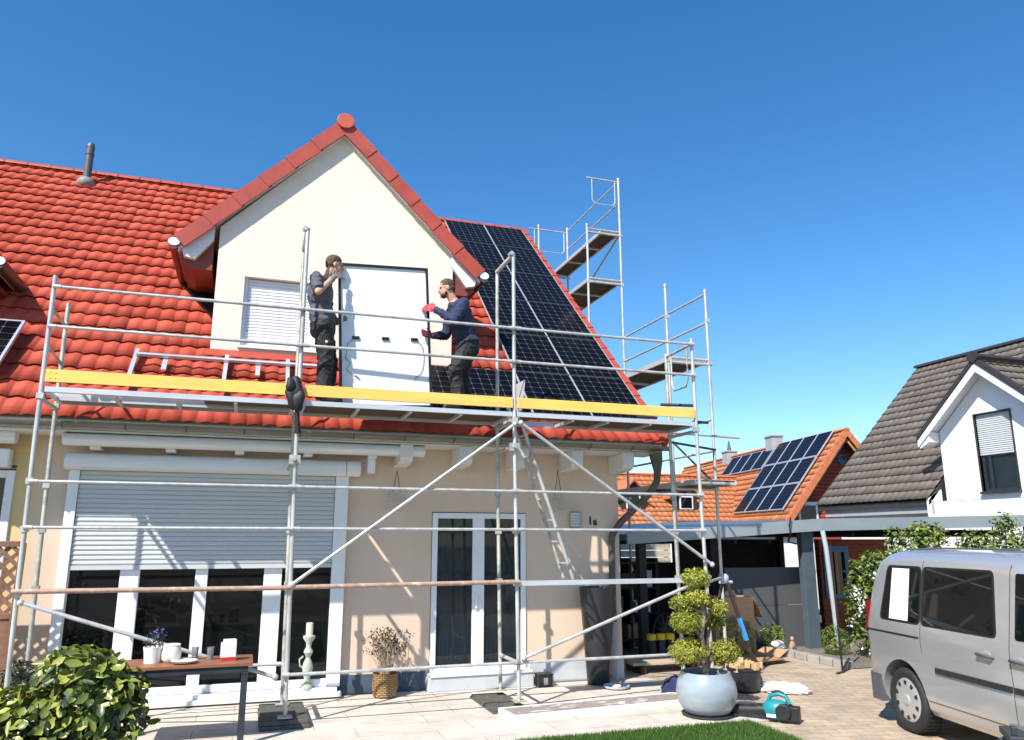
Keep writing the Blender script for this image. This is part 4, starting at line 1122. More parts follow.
def crown(name, lobes, per, length, width, mat, parent, inner=.5, tone_mu=.5, sd=.2, up=.6, zmin=-1., fold=.25):
    P_, N_, T_ = [], [], []
    for (c, rad) in lobes:
        p, d, k = shell(int(per*(rad[0]*rad[1]+rad[0]*rad[2]+rad[1]*rad[2])/3/.04), c, rad, inner, zmin)
        nn = d + RNG.normal(0, .55, d.shape); nn[:, 2] += up
        P_.append(p); N_.append(nn); T_.append(np.clip(RNG.normal(tone_mu, sd, len(p)) + RNG.normal(0, .08), 0, 1))
    return leaves(name, np.vstack(P_), np.vstack(N_), length, width, mat, parent, np.concatenate(T_), fold)

# ------------------------------------------------------------------ terrace: shrub, table and what stands on it
t = thing('laurel_shrub', 'broad leaved glossy green shrub growing in front of the wooden table', 'shrub', (-1.35, 7.5, 0))
lob = [((.12,.05,.62),(.46,.42,.40)), ((-.30,0,.36),(.48,.42,.40)), ((.36,.0,.46),(.34,.36,.38)), ((-.74,0,.13),(.42,.42,.36)), ((.0,-.1,.25),(.60,.45,.3)), ((.10,.0,.94),(.28,.24,.15)), ((.46,.02,.74),(.20,.18,.15)), ((-.22,.0,.68),(.24,.2,.14))]
crown('foliage', lob, 118, .115, .058, MAT['laurel'], t, inner=.72, tone_mu=.63, sd=.27, up=.45, fold=.22)
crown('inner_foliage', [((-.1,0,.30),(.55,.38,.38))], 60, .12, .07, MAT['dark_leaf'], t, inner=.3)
mb = MB()
for k in range(16):
    a = k*2.4; mb.path([(.1*math.cos(a), .1*math.sin(a), 0), (.22*math.cos(a), .2*math.sin(a), .3), (.45*math.cos(a+.3), .36*math.sin(a+.3), .62+.1*math.sin(k*3))], [.012,.009,.004], 6)
mb.build('stem', MAT['dark_bark'], t, smooth=60)

t = thing('garden_table', 'reddish wooden topped table on dark steel legs left of the scaffold', 'table', (-.56, 8.70, 0))
mb = MB()
for k in range(4): mb.box(-.72, .70, -.30+.151*k, -.30+.151*k+.147, .725, .755)
mb.build('tabletop', MAT['table_wood'], t, bevel=.004)
mb = MB(); mb.box(-.68, .66, -.28, -.25, .665, .724); mb.box(-.68, .66, .25, .28, .665, .724); mb.box(.63, .66, -.25, .25, .665, .724); mb.box(-.68, -.65, -.25, .25, .665, .724)
mb.build('apron', MAT['dark_steel'], t)
for x in (-.66, .63):
    for y in (-.255, .255):
        mb = MB(); mb.box(x-.03, x+.03, y-.03, y+.03, 0, .664); mb.build('leg', MAT['dark_steel'], t, bevel=.003)
TZ = .756
t = thing('flower_planter', 'white planter with small violet flowers standing on the wooden table', 'planter', (-.80, 8.70, TZ))
mb = MB(); mb.lathe([(.075,0),(.085,.10),(.095,.15),(.088,.15),(.08,.12)], n=24); mb.build('pot', MAT['white_ceramic'], t, smooth=40)
crown('leaves', [((0,0,.20),(.11,.10,.07))], 260, .05, .018, MAT['dark_leaf'], t, inner=.2)
crown('blossoms', [((.02,0,.27),(.10,.09,.06))], 300, .028, .024, MAT['violet'], t, inner=.4)
t = thing('cream_pot', 'squat cream coloured pot with tilted rim beside the violet flowers', 'pot', (-.63, 8.68, TZ))
mb = MB(); mb.lathe([(.06,0),(.088,.03),(.092,.09),(.08,.15),(.070,.165),(.062,.155),(.07,.09)], n=24); mb.build('body', MAT['cream_ceramic'], t, smooth=50)
mb = MB(); mb.lathe([(.072,.150),(.082,.166),(.074,.172)], n=24); mb.build('rim', MAT['white_ceramic'], t, smooth=50)
o = MB().lathe([(.05,0),(.11,.012),(.125,.03),(.118,.032),(.05,.018)], n=28).build('plate', MAT['white_ceramic'], None, smooth=50); o.location = (-.50, 8.56, TZ)
tag(o, 'shallow white plate near the front edge of the wooden table', 'plate')
for x, y, lb in ((-.42, 8.80, 'drinking glass nearer to the white plate on the table'), (-.27, 8.74, 'drinking glass beside the white carton on the table')):
    o = MB().lathe([(.028,0),(.034,.12),(.031,.12),(.026,.01)], n=20).build('drinking_glass', MAT['clear'], None, smooth=40); o.location = (x, y, TZ); tag(o, lb, 'glass', 'glasses on the table')
t = thing('carton', 'white carton with red base band at the right end of the table', 'carton', (-.10, 8.63, TZ), R(8))
mb = MB(); mb.box(-.07,.07,-.05,.05,.032,.17); mb.box(-.05,.07,-.04,.05,.17,.20); mb.build('box', MAT['white_ceramic'], t, bevel=.004)
mb = MB(); mb.box(-.0705,.0705,-.0505,.0505,0,.03); mb.build('base_band', MAT['red'], t)

# candlestick on the sill
t = thing('garden_candlestick', 'turned sage green stone candlestick on the window sill behind the scaffold', 'candlestick', (.83, 10.40, .13)); t.location.z = .129; t.location.y = 10.50; t.scale = (.74,.74,.90)
mb = MB(); mb.lathe([(.07,0),(.10,.0),(.10,.04),(.065,.07),(.045,.12),(.075,.20),(.09,.27),(.07,.34),(.035,.40),(.055,.44),(.08,.47),(.07,.50),(.04,.54),(.05,.60),(.10,.66),(.10,.69),(.055,.70)], n=24); mb.build('column', MAT['sage'], t, smooth=50)
mb = MB(); mb.lathe([(.055,.70),(.058,.70),(.058,.86),(.05,.865)], n=20); mb.build('candle', MAT['cream_ceramic'], t, smooth=40)
mb = MB(); mb.path([(-.06,0,.26),(-.13,0,.30),(-.14,0,.38),(-.08,0,.42)], .014, 8); mb.build('handle', MAT['sage'], t, smooth=60)

# wicker basket with dry stems
t = thing('wicker_basket_plant', 'wicker basket holding a dry twiggy lavender plant left of the patio door', 'plant', (1.78, 10.32, 0))
mb = MB(); mb.lathe([(.12,0),(.145,.02),(.165,.14),(.155,.27),(.165,.29),(.145,.29),(.14,.24)], n=28); mb.build('basket', MAT['wicker'], t, smooth=40)
mb = MB(); mb.lathe([(.139,.235),(.05,.25)], n=20); mb.build('soil', MAT['soil'], t)
mb = MB(); tips = []
for k in range(70):
    a = random.uniform(0, 6.28); rr = random.uniform(.08, .30); h = random.uniform(.45, .80) - rr*.4
    p = (rr*math.cos(a), rr*math.sin(a)*.8, .25+h*.75); mb.path([(.05*math.cos(a), .05*math.sin(a), .24), (rr*.5*math.cos(a), rr*.45*math.sin(a), .25+h*.45), p], [.004,.003,.002], 5); tips.append(p)
mb.build('stems', MAT['lumber'], t)
tips = np.array(tips); C_ = np.repeat(tips, 9, 0) + RNG.normal(0, .035, (len(tips)*9, 3))
leaves('dry_flowers', C_, RNG.normal(0, 1, C_.shape), .05, .016, MAT['dry_leaf'], t, np.clip(RNG.normal(.35,.25,len(C_)),0,1))

# hanging wire ornaments
for x, zt, lb in ((1.88, 2.86, 'round wire ornament hanging on a cord between awning and patio door'), (4.24, 2.92, 'round wire ornament hanging on a cord left of the grey wall lamp')):
    t = thing('wire_ornament', lb, 'ornament', (x, 10.50, 2.46), 0, 'wire ornaments on the wall')
    mb = MB()
    for rr in (.12, .085, .05): mb.path([(rr*math.cos(2*math.pi*i/20), 0, rr*math.sin(2*math.pi*i/20)) for i in range(21)], .006, 6)
    for k in range(10):
        a = 2*math.pi*k/10; mb.tube((.05*math.cos(a),0,.05*math.sin(a)), (.12*math.cos(a),0,.12*math.sin(a)), .005, 5); mb.ell((.10*math.cos(a+.3),0,.10*math.sin(a+.3)), (.016,.006,.016), 8, 5)
    mb.build('ring', MAT['wire'], t, smooth=60)
    mb = MB(); mb.tube((-.05,0,.11), (0,.0,zt-2.46), .005, 6); mb.tube((.05,0,.11), (0,.0,zt-2.46), .005, 6); mb.build('cord', MAT['rust_wire'], t)

# tall planter
t = thing('tall_planter', 'tall tapered round anthracite planter standing against the wall right of the patio door', 'planter', (4.72, 10.28, 0))
mb = MB(); mb.lathe([(.150,.0),(.158,.01),(.205,.70),(.245,1.27),(.250,1.285),(.228,1.285),(.222,1.20)], n=48); mb.build('body', MAT['anthracite'], t, smooth=35)
mb = MB(); mb.lathe([(.221,1.19),(.05,1.21)], n=24); mb.build('soil', MAT['soil'], t)
crown('low_plants', [((.08,.0,1.26),(.10,.12,.05)),((-.10,.02,1.25),(.08,.1,.05))], 200, .05, .03, MAT['violet'], t, inner=.2)
t = thing('plant_saucer', 'pale grey round saucer lying at the foot of the tall planter', 'saucer', (4.80, 9.90, 0))
mb = MB(); mb.lathe([(.13,0),(.17,.02),(.175,.045),(.165,.045),(.15,.02),(.05,.018)], n=28); mb.build('dish', MAT['grey_disc'], t, smooth=40)
mb = MB(); mb.ell((.0,.0,.035), (.07,.06,.03), 12, 8); mb.build('stones', MAT['white_stone'], t, smooth=60)
t = thing('floor_lantern', 'small black box lantern on the ground right of the patio door step', 'lantern', (3.94, 10.36, 0))
mb = MB(); mb.box(-.10,.10,-.08,.08,.0,.15); mb.box(-.11,.11,-.09,.09,.15,.17); mb.build('case', MAT['black'], t, bevel=.005)
mb = MB(); mb.box(-.03,.03,-.086,-.081,.03,.12); mb.build('window', MAT['lamp_grey'], t)
# peeling board
t = thing('weathered_board', 'long low board with peeling grey and white surface lying before the scaffold', 'board', (4.05, 8.80, 0), R(4.5))
mb = MB(); mb.box(-1.16,1.16,-.19,.19,.028,.062); mb.build('surface', MAT['board'], t)
mb = MB(); mb.box(-1.2,1.2,-.225,-.191,.0,.07); mb.box(-1.2,1.2,.191,.225,.0,.07); mb.box(-1.2,-1.161,-.19,.19,.0,.07); mb.box(1.161,1.2,-.19,.19,0,.07); mb.build('edging', MAT['board_edge'], t, bevel=.004)

def crumple(name, mat, rad, loc, seed, label, cat, amp=.22, rz=0., flat=.0):
    bm = bmesh.new(); bmesh.ops.create_icosphere(bm, subdivisions=5, radius=1)
    rnd = random.Random(seed); fr = [(Vector((rnd.gauss(0,1), rnd.gauss(0,1), rnd.gauss(0,1)))*rnd.choice((2.2,3.6,5.5)), rnd.uniform(0,6.28)) for _ in range(14)]
    for v in bm.verts:
        d = v.co.copy(); s = sum(1-abs(math.sin(d.dot(k)+ph)) for k, ph in fr)/len(fr)
        v.co = d*(1-amp+amp*2*s); v.co = Vector((v.co.x*rad[0], v.co.y*rad[1], max(v.co.z, -.25)*rad[2]+.25*rad[2]))
    me = bpy.data.meshes.new(name); bm.to_mesh(me); bm.free(); me.materials.append(mat)
    for p in me.polygons: p.use_smooth = True
    o = link(bpy.data.objects.new(name, me)); o.location = loc; o.rotation_euler = (0,0,rz)
    return tag(o, label, cat)
crumple('navy_cloth', MAT['navy_cloth'], (.24,.20,.20), (5.33, 9.22, 0), 3, 'crumpled navy cloth bundle lying left of the round blue pot', 'cloth', .35)

# topiary in the round pot
t = thing('topiary_tree', 'cloud pruned yellow green topiary in round blue grey glazed pot', 'potted tree', (5.06, 8.12, 0))
mb = MB(); mb.lathe([(.20,.03),(.25,.045),(.315,.14),(.34,.25),(.325,.36),(.285,.44),(.275,.47),(.255,.47),(.27,.40)], n=48); mb.build('pot', MAT['glaze'], t, smooth=50)
mb = MB(); mb.lathe([(.22,0),(.27,.008),(.29,.03),(.275,.03),(.10,.022)], n=40); mb.build('saucer', MAT['dark_steel'], t, smooth=40)
mb = MB(); mb.lathe([(.262,.40),(.05,.42)], n=24); mb.build('soil', MAT['soil'], t)
mb = MB(); mb.path([(0,0,.38),(.0,.0,.62),(-.02,.02,.85),(.02,.0,1.10),(-.03,.02,1.35),(-.02,0,1.52)], [.042,.036,.032,.026,.02,.012], 10)
for q in (((0,0,.55),(-.12,-.03,.62),(-.24,-.02,.72)), ((0,0,.60),(.12,.02,.72),(.24,-.02,.72)), ((0,0,.42),(.10,.05,.55),(.16,.05,.60)), ((-.02,.02,.85),(-.12,.04,.95),(-.26,.0,1.0)), ((.02,0,1.0),(.10,.05,1.05),(.20,.02,1.14)), ((.02,0,1.1),(-.12,.02,1.16),(-.27,0,1.2)), ((0,.0,.62),(.16,.12,.9),(.24,.14,1.0))):
    mb.path(q, [.022,.016,.010], 7)
mb.build('trunk', MAT['bark'], t, smooth=60)
poms = [((-.06,0,1.50),(.20,.19,.13)), ((-.06,.0,1.28),(.17,.17,.125)), ((-.27,.02,1.22),(.15,.15,.11)), ((-.25,-.03,1.02),(.21,.20,.155)), ((.20,0,1.16),(.15,.16,.12)), ((.24,.14,1.0),(.17,.16,.12)), ((-.25,-.04,.70),(.25,.22,.165)), ((.245,-.03,.675),(.22,.21,.16))]
for k, (c, r_) in enumerate(poms):
    r_ = tuple(q*.92 for q in r_); crown('leaf_cloud', [(c, r_), ((c[0], c[1], c[2]-.02), (r_[0]*.72, r_[1]*.72, r_[2]*.7))], 1500, .036, .014, MAT['box_leaf'], t, inner=.66, tone_mu=.62 if k != 5 else .35, sd=.2, up=.15)

# black pot with wood behind it
t = thing('log_bucket', 'black plastic pot filled with cut wood pieces behind the blue pot', 'pot', (6.33, 9.22, 0))
mb = MB(); mb.lathe([(.15,0),(.19,.02),(.215,.27),(.225,.27),(.225,.30),(.20,.30),(.18,.1)], n=32); mb.build('pot', MAT['black_pot'], t, smooth=40)
mb = MB()
for k in range(9):
    a = k*2.4; x, y = .11*math.cos(a)*(k % 3)/1.6, .10*math.sin(a)*(k % 3)/1.6; rz_ = Matrix.Rotation(a, 3, 'Z'); mb.frame3(Vector((x-.03,y-.03,.22+.02*(k%4))), rz_ @ Vector((.11,0,.03)), rz_ @ Vector((0,.07,0)), Vector((.01,0,.10)))
mb.build('wood_pieces', MAT['log'], t, bevel=.008)
# dark wooden stand with blue tape
t = thing('wooden_stand', 'dark two legged wooden stand with blue tape behind the topiary tree', 'stand', (6.35, 9.55, 0))
for q, nm in (((-.02,0,1.38), (.46,.0,.0)), ((.02,.02,1.38), (-.30,.25,0))) and [(((.02,0,1.36), (.46,.0,.02)), 'leg'), (((-.04,.02,1.36), (-.30,.25,.02)), 'leg')]:
    mb = MB(); mb.bar(q[0], q[1], .05, .04); l_ = mb.build('leg', MAT['dark_bark'], t, bevel=.006)
    if q[1][0] > 0:
        a, b = Vector(q[0]), Vector(q[1]); mb = MB(); mb.bar(a.lerp(b,.36), a.lerp(b,.58), .056, .046); mb.build('tape', MAT['blue_tape'], l_)
mb = MB(); mb.ell((-.01,0,1.41), (.06,.04,.065), 14, 10); mb.tube((-.10,0,1.36),(.10,0,1.36), .022, 8); mb.build('head_joint', MAT['grey_disc'], t, smooth=60)
mb = MB(); mb.bar((.2,.0,.75), (.10,.1,.55), .03, .03); mb.bar((.30,0,.45),(.46,.03,.25), .04, .04); mb.build('cross_stay', MAT['dark_bark'], t)
o = crumple('white_cloth', MAT['white_cloth'], (.36,.17,.11), (6.76, 8.98, 0), 9, 'creased off white cloth thrown on the paving beside the black pot', 'cloth', .45, rz=R(-35))
# leaf blower
t = thing('leaf_blower', 'teal and black cordless leaf blower lying on the paving by the lawn', 'leaf blower', (5.62, 7.66, 0), R(-50)); t.scale = (1.1, 1.1, 1.1)
mb = MB(); mb.tube((-.62,0,.055),(-.14,0,.085), .042, 14, r2=.052); mb.tube((-.16,0,.087),(-.08,0,.09), .062, 14); mb.build('nozzle', MAT['black'], t, smooth=50)
mb = MB(); mb.ell((.02,0,.105), (.15,.085,.095), 20, 12); mb.box(-.05,.11,-.075,.075,.06,.14); mb.build('housing', MAT['teal'], t, smooth=50, bevel=.01)
mb = MB(); mb.path([(-.06,0,.17),(-.03,0,.235),(.05,0,.255),(.12,0,.235),(.15,0,.17)], .021, 10); mb.build('handle', MAT['teal'], t, smooth=60)
mb = MB(); mb.path([(-.02,0,.268),(.05,0,.281),(.10,0,.268)], .010, 8); mb.build('grip', MAT['black'], t, smooth=60)
mb = MB(); mb.box(.14,.24,-.06,.06,.02,.15); mb.tube((.10,-.09,.10),(.10,.09,.10), .075, 18); mb.build('battery', MAT['black'], t, bevel=.008, smooth=40)
mb = MB(); mb.box(-.06,.03,-.0925,-.089,.045,.075); mb.build('stripe', MAT['white_ceramic'], t)

# ------------------------------------------------------------------ left edge: trellis screen, potted plant
t = thing('trellis_screen', 'brown wooden trellis screen with solid lower boards at the left edge', 'screen', (-3.56, 9.98, 0), R(-90))
mb = MB(); mb.box(-.03,.03,-1.25,-1.19,0,1.9); mb.box(-.03,.03,1.19,1.25,0,1.9); mb.box(-.03,.03,-1.19,1.19,1.86,1.92); mb.box(-.03,.03,-1.19,1.19,1.10,1.16); mb.build('frame', MAT['lattice'], t, bevel=.005)
mb = MB()
for k in range(-6, 18):
    y0 = -1.19+k*.145
    for sg, xo in ((1, -.008), (-1, .008)):
        ya, yb = (y0, y0+.70) if sg > 0 else (y0+.70, y0); za, zb = 1.16, 1.86
        pts = []
        for (y, z) in ((ya, za), (yb, zb)): pts.append((y, z))
        (y1, z1), (y2, z2) = pts
        def clipy(y1, z1, y2, z2, lim, lo):
            if (y1 < lim) == lo and (y2 < lim) == lo: return None
            if (y1 < lim) == lo: f = (lim-y1)/(y2-y1); y1, z1 = lim, z1+f*(z2-z1)
            if (y2 < lim) == lo: f = (lim-y1)/(y2-y1); y2, z2 = lim, z1+f*(z2-z1)
            return y1, z1, y2, z2
        c = clipy(y1, z1, y2, z2, -1.19, True)
        if c: c = clipy(*c, 1.19, False)
        if c and abs(c[0]-c[2]) > .03: mb.bar((xo, c[0], c[1]), (xo, c[2], c[3]), .042, .012, up=(1,0,0))
mb.build('lattice', MAT['lattice'], t)
mb = MB()
for k in range(17): mb.box(-.012,.012,-1.19+k*.14,-1.19+k*.14+.136,.05,1.10)
mb.build('boards', MAT['lattice'], t)
t = thing('potted_plant', 'dark narrow leaved plant in terracotta pot at the left edge beside the wall', 'plant', (-2.12, 9.30, 0))
mb = MB(); mb.lathe([(.12,0),(.17,.22),(.18,.26),(.16,.26),(.14,.2)], n=28); mb.build('pot', MAT['terracotta'], t, smooth=40)
crown('foliage', [((0,0,.45),(.24,.24,.24)),((.05,0,.62),(.15,.15,.16))], 200, .10, .02, MAT['dark_leaf'], t, inner=.2)

# ------------------------------------------------------------------ van
van = thing('parked_van', 'silver parked van with white paper sheet inside its rear side window', 'van', (6.732, 7.459, 0), math.atan2(-.976, -.22))
def interp(tab, z):
    return float(np.interp(z, [a for a, _ in tab], [b for _, b in tab]))
INS = [(.24,.07),(.30,.03),(.42,.004),(.6,0),(.72,.006),(.9,0),(1.0,.004),(1.06,.014),(1.66,.112),(1.72,.14),(1.77,.185),(1.805,.25),(1.825,.36),(1.838,.58)]
XRr = [(.24,.12),(.34,.06),(.45,.03),(.6,.02),(1.0,.02),(1.06,.028),(1.3,.06),(1.45,.10),(1.58,.155),(1.66,.20),(1.72,.25),(1.77,.31),(1.805,.40),(1.825,.55),(1.838,.8)]
XFf = [(.24,4.28),(.45,4.38),(.6,4.38),(.75,4.34),(.85,4.25),(.95,4.0),(1.06,3.62),(1.15,3.47),(1.3,3.25),(1.45,3.02),(1.58,2.8),(1.66,2.66),(1.72,2.54),(1.77,2.4),(1.805,2.2),(1.825,1.9),(1.838,1.7)]
VW = 1.80
def outline(z, grow=0.):
    i, xr, xf = interp(INS, z)-grow, interp(XRr, z)-grow, interp(XFf, z)+grow
    rr, rf = .13, .32
    pts = []
    for cx_, cy_, r_, a0 in ((xr+rr, i+rr, rr, 180), (xf-rf, i+rf, rf, 270), (xf-rf, VW-i-rf, rf, 0), (xr+rr, VW-i-rr, rr, 90)):
        if a0 == 180 : rng = range(0, 91, 15)
        else: rng = range(0, 91, 15)
        for a in rng:
            t_ = R(a0+a); pts.append((cx_+r_*math.cos(t_), cy_+r_*math.sin(t_), z))
    return pts
ZS = [.24,.30,.36,.42,.5,.6,.72,.82,.9,.95,1.0,1.06,1.15,1.25,1.35,1.45,1.52,1.58,1.62,1.66,1.69,1.72,1.745,1.77,1.79,1.805,1.817,1.825,1.832,1.838]
rings = [outline(z) for z in ZS]; n = len(rings[0])
mb = MB(); vs = [p for g in rings for p in g]; fs = []
for i in range(len(ZS)-1):
    for k in range(n):
        a, b = i*n+k, i*n+(k+1) % n; fs.append((a, b, b+n, a+n))
fs.append(tuple(range(n))[::-1]); fs.append(tuple((len(ZS)-1)*n+k for k in range(n)))
mb.add(vs, fs)
body = mb.build('body', MAT['van_paint'], van)
cut = MB()
WX = (.70, 3.36); WZ = .315
for x in WX:
    for y0, y1 in ((-.2,.30),(VW-.30,VW+.2)):
        cut.path([(x,y0,WZ+.02),(x,y1,WZ+.02)], .375, 48)
cutter = cut.build('cutter', MAT['black'], van)
bo = body.modifiers.new('arches', 'BOOLEAN'); bo.operation = 'DIFFERENCE'; bo.solver = 'EXACT'; bo.object = cutter
apply_mods(body); bpy.data.objects.remove(cutter)
body.data.materials.clear(); body.data.materials.append(MAT['van_paint'])
for p_ in body.data.polygons: p_.use_smooth = True
body.data.set_sharp_from_angle(angle=R(38)); body.data.name = 'body'
def yin(z): return interp(INS, z)
def rounded(poly, r, k=5):
    out = []; m = len(poly)
    for i in range(m):
        a, b, c = Vector(poly[i-1]), Vector(poly[i]), Vector(poly[(i+1) % m])
        d1 = (a-b).normalized(); d2 = (c-b).normalized()
        p0, p1 = b+d1*r, b+d2*r
        for j in range(k+1):
            t_ = j/k; out.append(p0*(1-t_)**2 + b*2*t_*(1-t_) + p1*t_**2)
    return out
def side_panel(name, poly, mat, proud=.003, thick=.002, r=.0, parent=None, sides=(0, 1)):
    if len(sides) > 1:
        for s_ in sides: side_panel(name, poly, mat, proud, thick, r, parent, (s_,))
        return
    mb = MB(); pts = rounded([(a, b) for a, b in poly], r) if r else [Vector(q) for q in poly]
    for s_ in sides:
        ys = [yin(q[1])-proud for q in pts]
        vv = [(q[0], y if s_ == 0 else VW-y, q[1]) for q, y in zip(pts, ys)]
        m = len(vv); b2 = [(a, b + (thick if s_ == 0 else -thick), c) for a, b, c in vv]
        # fan from the centre keeps slightly bowed outlines clean
        cc = Vector((sum(q[0] for q in pts)/m, 0, sum(q[1] for q in pts)/m)); cy_ = yin(cc.z)-proud
        mb.add(vv + b2 + [(cc.x, cy_ if s_ == 0 else VW-cy_, cc.z)], [(i, (i+1) % m, 2*m) for i in range(m)] + [(i, (i+1) % m, m+(i+1) % m, m+i) for i in range(m)])
    return mb.build(name, mat, parent or van, smooth=30)
VG = M('van_dark_glass', (.007,.009,.009), .03, var=.5, vscale=1.5, spec=.38)
side_panel('window_surround', [(.34,1.085),(1.062,1.085),(1.062,1.665),(.45,1.665)], MAT['black'], .002, .002, .07)
side_panel('window_surround', [(1.075,1.085),(2.15,1.085),(2.10,1.665),(1.075,1.665)], MAT['black'], .002, .002, .06)
side_panel('rear_side_window', [(.375,1.105),(1.03,1.105),(1.03,1.645),(.475,1.645)], VG, .0045, .003, .06)
side_panel('sliding_door_window', [(1.115,1.105),(2.12,1.105),(2.07,1.645),(1.115,1.645)], VG, .0045, .003, .05)
side_panel('front_door_window', [(2.37,1.10),(3.32,1.10),(3.20,1.28),(2.82,1.64),(2.37,1.65)], VG, .0045, .003, .03)
side_panel('paper_sheet', [(.53,1.11),(.86,1.11),(.855,1.635),(.55,1.635)], MAT['paper'], .0065, .002, sides=(0,))
ps = [(.695+.035*math.cos(2*math.pi*i/16)*(1 if i % 2 else .55), 1.45+.035*math.sin(2*math.pi*i/16)*(1 if i % 2 else .55)) for i in range(16)]
side_panel('paper_emblem', ps, MAT['emblem'], .008, .001, sides=(0,))
side_panel('moulding_strip', [(1.27,.665),(2.29,.665),(2.29,.715),(1.27,.715)], MAT['rubber'], .016, .02)
side_panel('moulding_strip', [(2.32,.665),(3.0,.665),(3.0,.715),(2.32,.715)], MAT['rubber'], .016, .02)
side_panel('slide_rail', [(.10,.952),(1.04,.952),(1.04,.972),(.10,.972)], MAT['black'], .002, .004)
for x in (1.068, 2.302, 3.22):
    mb = MB(); zs = [z for z in ZS if (.42 if x > 1.2 else .75) <= z <= (1.72 if x < 3 else 1.06)]
    for s_ in (0, 1):
        v0 = []; mb = MB()
        for z in zs:
            y = yin(z)-.0012
            v0 += [(x-.0035, y if s_ == 0 else VW-y, z), (x+.0035, y if s_ == 0 else VW-y, z)]
        mb.add(v0, [(2*i, 2*i+1, 2*i+3, 2*i+2) for i in range(len(zs)-1)]); mb.build('door_gap', MAT['black'], van)
for s_ in (0, 1):
    y = (lambda q: q if s_ == 0 else VW-q); mb = MB()
    mb.path([(1.09, y(yin(.38)-.001), .38), (2.30, y(yin(.38)-.001), .38)], .0035, 6); mb.build('sill_gap', MAT['black'], van)
for x in (2.01, 2.42):
    for s_ in (0, 1):
        y = (lambda q: q if s_ == 0 else VW-q)
        mb = MB(); mb.path([(x-.10, y(.004), .93), (x-.085, y(-.026), .932), (x+.085, y(-.026), .928), (x+.10, y(.004), .925)], .014, 10); mb.build('door_handle', MAT['bumper'], van, smooth=60)
        mb = MB(); mb.ell((x, y(.002), .93), (.075,.006,.042), 18, 8); mb.build('handle_cup', MAT['hubcap'], van, smooth=60)
for x in WX:
    for s_ in (0, 1):
        y = (lambda q: q if s_ == 0 else VW-q)
        wh = MB(); prof = [(.215,.035),(.255,.012),(.285,.015),(.308,.035),(.315,.06),(.315,.19),(.30,.22),(.2,.22)]
        vs = []; fs = []; nn = 48
        for r_, d in prof:
            for k in range(nn): vs.append((x+r_*math.cos(2*math.pi*k/nn), y(d), WZ+r_*math.sin(2*math.pi*k/nn)))
        for i in range(len(prof)-1):
            for k in range(nn): fs.append((i*nn+k, i*nn+(k+1) % nn, (i+1)*nn+(k+1) % nn, (i+1)*nn+k))
        wh.add(vs, fs)
        for k in range(40):                                        # tread blocks
            a = 2*math.pi*k/40; c_ = Vector((x+.316*math.cos(a), y(.125), WZ+.316*math.sin(a))); tg = Vector((-math.sin(a),0,math.cos(a))); rd = Vector((math.cos(a),0,math.sin(a)))
            wh.frame3(c_-tg*.017-Vector((0,.07,0))-rd*.008, tg*.034, (0,.14,0), rd*.012)
        w_ = thing_w = wh.build('wheel', MAT['rubber'], van, smooth=40)
        hc = MB(); nn = 60; ringz = [(.0,.012),(.045,.010),(.06,.022),(.13,.020),(.19,.026),(.212,.034),(.218,.05)]
        vs = []; fs = []
        for r_, d in ringz:
            for k in range(nn): vs.append((x+max(r_,.002)*math.cos(2*math.pi*k/nn), y(d), WZ+max(r_,.002)*math.sin(2*math.pi*k/nn)))
        for i in range(len(ringz)-1):
            for k in range(nn): fs.append((i*nn+k, i*nn+(k+1) % nn, (i+1)*nn+(k+1) % nn, (i+1)*nn+k))
        hc.add(vs, fs); hc.build('hubcap', MAT['hubcap'], w_, smooth=40)
        hh = MB()
        for k in range(10):
            a = 2*math.pi*(k+.5)/10; c_ = Vector((x+.170*math.cos(a), y(.0165), WZ+.170*math.sin(a))); tg = Vector((-math.sin(a),0,math.cos(a))); rd = Vector((math.cos(a),0,math.sin(a))); Yv = Vector((0, .02 if s_ == 0 else -.02, 0))
            hh.prism([c_-tg*.013-rd*.020, c_+tg*.013-rd*.020, c_+tg*.021+rd*.018, c_-tg*.021+rd*.018], Yv)
        hh.build('hubcap_slots', MAT['black'], w_)
    for s_ in (0, 1):
        y = (lambda q: q if s_ == 0 else VW-q); mb = MB()
        mb.path([(x+.372*math.cos(R(a)), y(.30), WZ+.02+.372*math.sin(R(a))) for a in range(-20, 201, 10)], .02, 6)
        mb.box(x-.37, x+.37, min(y(.28),y(.30)), max(y(.28),y(.30)), WZ-.05, WZ+.37)
        mb.build('wheel_arch', MAT['black'], van)
